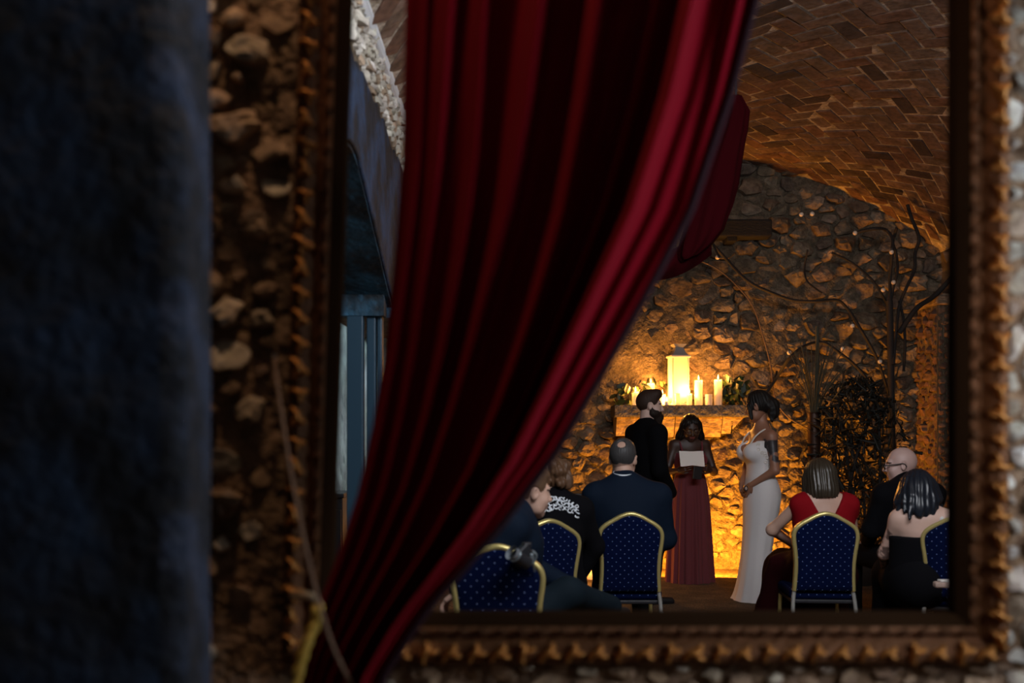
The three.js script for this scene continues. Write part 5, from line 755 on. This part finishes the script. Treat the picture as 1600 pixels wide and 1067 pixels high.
// 7. curly dark-haired woman at the right edge
{
  const P = person('woman with wavy black hair and a bare back seated at the right edge', 1440, 5.95, 160), J = seated(1.62, 1); J.head = [0.03, 1.06, 0.06]; J.hr = [16, 20, 6]; J.sL[1] = J.sR[1] = 0.905; J.base = [0.02, 0.95, -0.0]; J.sL = [0.132, 0.90, -0.03]; J.sR[0] = -0.14; J.eL = [0.21, 0.68, 0.06]; J.wL = [0.2, 0.55, 0.28];
  const mark = (x, y, z) => (x > 0.17 && y < 0.84 && y > 0.55 && fbm(x * 30, y * 30, z * 30, 3) > 0.5 ? [0.10, 0.06, 0.05] : lightSkin);
  part('body', bodyMesh(J, lightSkin, { mark, handL: { f: [-0.3, -0.3, 0.8], n: [0, -1, 0] }, handR: { f: [0.3, -0.3, 0.8], n: [0, -1, 0] } }), skinMat, P);
  part('dress', solid([...torsoPrims(J, 0.012), C(J.chest, J.hips, 0.16, 0.18, { sz: 1.3, k: 0.08 })], 0.011, { k: 0.03, clip: (x, y) => y - 0.80 }), blackCloth, P);
  part('skirt', solid([C(J.hips, [0, 0.5, 0.2], 0.19, 0.18, { k: 0.05 }), C([0.1, 0.5, 0.1], [0.15, 0.5, 0.45], 0.12, 0.11), C([-0.1, 0.5, 0.1], [-0.15, 0.5, 0.45], 0.12, 0.11), C([0.15, 0.5, 0.45], [0.15, 0.15, 0.46], 0.12, 0.14), C([-0.15, 0.5, 0.45], [-0.15, 0.15, 0.46], 0.12, 0.14)], 0.014, { k: 0.08 }), blackCloth, P);
  part('lace_strap', tube([[-0.10, 0.93, -0.05], [-0.11, 0.89, -0.1], [-0.1, 0.82, -0.13]], 0.016, 20, 7), M([0.6, 0.6, 0.58], 0.8), P);
  const cv = []; for (let i = 0; i < 26; i++) { const a = rr(-2.5, 2.5) + Math.PI, r = 0.085, y0 = rr(-0.02, 0.06), x = Math.sin(a) * r, z = Math.cos(a) * r - 0.02; cv.push(C([x, y0, z], [x * 1.25 + rr(-0.02, 0.02), y0 - 0.1, z * 1.2 + rr(-0.02, 0.02)], 0.022, 0.022, { k: 0.012 }), C([x * 1.25, y0 - 0.1, z * 1.2], [x * 1.2 + rr(-0.03, 0.03), y0 - 0.2, z * 1.2 + rr(-0.03, 0.03)], 0.021, 0.010, { k: 0.012 })); }
  part('hair', toHead(J, solid([Eo([0, 0.036, -0.02], [0.092, 0.1, 0.106]), ...cv, C([0, 0.0, -0.06], [0, -0.12, -0.08], 0.085, 0.075, { k: 0.03 }), Eo([0, -0.04, 0.12], [0.06, 0.12, 0.09], { sub: 1, k: 0.015 })], 0.006, { warp: strand(24, 0.003) })), hairMat([0.010, 0.013, 0.020], 0.28), P);
  const bk = thing('white_clutch', 'small pale clutch with a dark hand-hold on the seat edge of the right-hand chair', 'bag', [at(1456, 908, 5.75).x, at(1456, 908, 5.75).y, -5.62]); part('pouch', box(0.085, 0.035, 0.05, 0.012), M([0.42, 0.30, 0.25], 0.6), bk); part('rim', moved(box(0.07, 0.012, 0.05, 0.005), 0.02, 0.022, 0), M([0.75, 0.72, 0.68], 0.5), bk);
}
// 8. lace-collared woman behind the curtain's edge
{
  const P = person('woman with brown curly hair in black with a white lace collar, half behind the curtain', 868, 5.82, 196), J = seated(1.6, 1); J.head = [0.03, 1.14, 0.03]; J.hr = [8, 40, 0]; J.sL[1] = J.sR[1] = 0.965; J.base = [0.01, 1.0, -0.01]; J.eR = [-0.26, 0.74, 0.05]; J.wR = [-0.2, 0.58, 0.12];
  part('body', bodyMesh(J, paleSkin, { handL: { f: [-0.4, -0.3, 0.8], n: [0, -1, 0] }, handR: { f: [0.1, -0.6, 0.5], n: [0, -1, 0] } }), skinMat, P);
  suit(P, J, blackCloth, blackCloth, 0.5);
  const lw = M([0.75, 0.80, 0.86], 0.8), tg = new THREE.TorusGeometry(0.012, 0.0042, 5, 10, 4.6); const jm = P.children.find((o) => o.name === 'jacket'); for (let k = 0; k < 3; k++) for (let i = 0; i < 11; i++) { const t = (i + rr(-0.3, 0.3)) / 10, m = part('lace_scroll', tg, lw, P); P.updateMatrixWorld(true); const o = P.localToWorld(V(lerp(0.13, -0.10, t), 1.035 - k * 0.024 - 0.16 * (t - 0.45) ** 2 + rr(-0.006, 0.006), -0.7)), dir = V(0, 0, 1).transformDirection(P.matrixWorld), hit = new THREE.Raycaster(o, dir).intersectObject(jm)[0]; const q = P.worldToLocal(hit ? hit.point : o.addScaledVector(dir, 0.55)); m.position.copy(q); m.position.z -= 0.003; m.rotation.set(0.5, rr(-0.3, 0.3), rr(0, 6.28)); m.scale.setScalar(rr(0.75, 1.25)); }
  const cv = []; for (let i = 0; i < 22; i++) { const a = rr(-2.4, 2.4) + Math.PI, x = Math.sin(a) * 0.09, z = Math.cos(a) * 0.09 - 0.02, y0 = rr(-0.06, 0.09); cv.push(Eo([x, y0, z], [0.03, 0.03, 0.03], { k: 0.012 })); }
  part('hair', toHead(J, solid([Eo([0, 0.036, -0.02], [0.09, 0.1, 0.104]), ...cv, Eo([0, -0.04, 0.12], [0.06, 0.12, 0.09], { sub: 1, k: 0.015 })], 0.006, { warp: strand(24, 0.004) })), hairMat([0.10, 0.05, 0.025], 0.5), P);
}
// 9. man nearest the curtain, legs crossed to the right
{
  const P = person('man in a dark suit nearest the curtain, legs stretched to the right', 806, 4.82, 90), J = seated(1.72); J.hips = [0, 0.56, 0]; J.head = [0.0, 1.12, 0.07]; J.hr = [6, 20, 0]; J.sL[1] = J.sR[1] = 0.97; J.base = [0, 1.02, 0.0];
  J.kR = [-0.04, 0.64, 0.25]; J.aR = [0.30, 0.52, 0.49]; J.tR = [0.36, 0.47, 0.57]; J.kL = [0.28, 0.50, 0.28]; J.aL = [0.42, 0.14, 0.45]; J.tL = [0.48, 0.06, 0.58]; J.eR = [-0.24, 0.80, -0.12]; J.wR = [-0.2, 0.68, -0.26];
  part('body', bodyMesh(J, paleSkin, { handL: { f: [-0.4, -0.3, 0.8], n: [0, -1, 0] }, handR: { f: [0.2, -0.5, -0.6], n: [0, -1, 0] } }), skinMat, P);
  suit(P, J, navy, cloth([0.006, 0.012, 0.018], 0.8, 0.05), 0.52); part('shirt_collar', collarRing(J, 0, 0.07, 0.045, 0.028), M([0.3, 0.3, 0.32], 0.8), P);
  part('hair', toHead(J, solid(shortHair(), 0.0055, { warp: strand(40, 0.0016) })), hairMat([0.10, 0.055, 0.03], 0.55), P);
}
// low black table behind the lace collar
{
  const c = at(893, 772, 7.6), t = thing('side_table', 'small black side table between the lace-collared guest and the rubble wall', 'table', [c.x, 0, -7.6]), m = M([0.008, 0.008, 0.009], 0.5);
  part('tabletop', moved(box(0.42, 0.03, 0.34, 0.008), -0.06, c.y, 0), m, t); for (const [x, z] of [[-0.22, 0.12], [0.05, 0.12], [-0.22, -0.12], [0.1, -0.12]]) part('leg', moved(box(0.032, c.y, 0.032, 0.004), x, c.y / 2, z), m, t);
}
renderer.render(scene, camera);
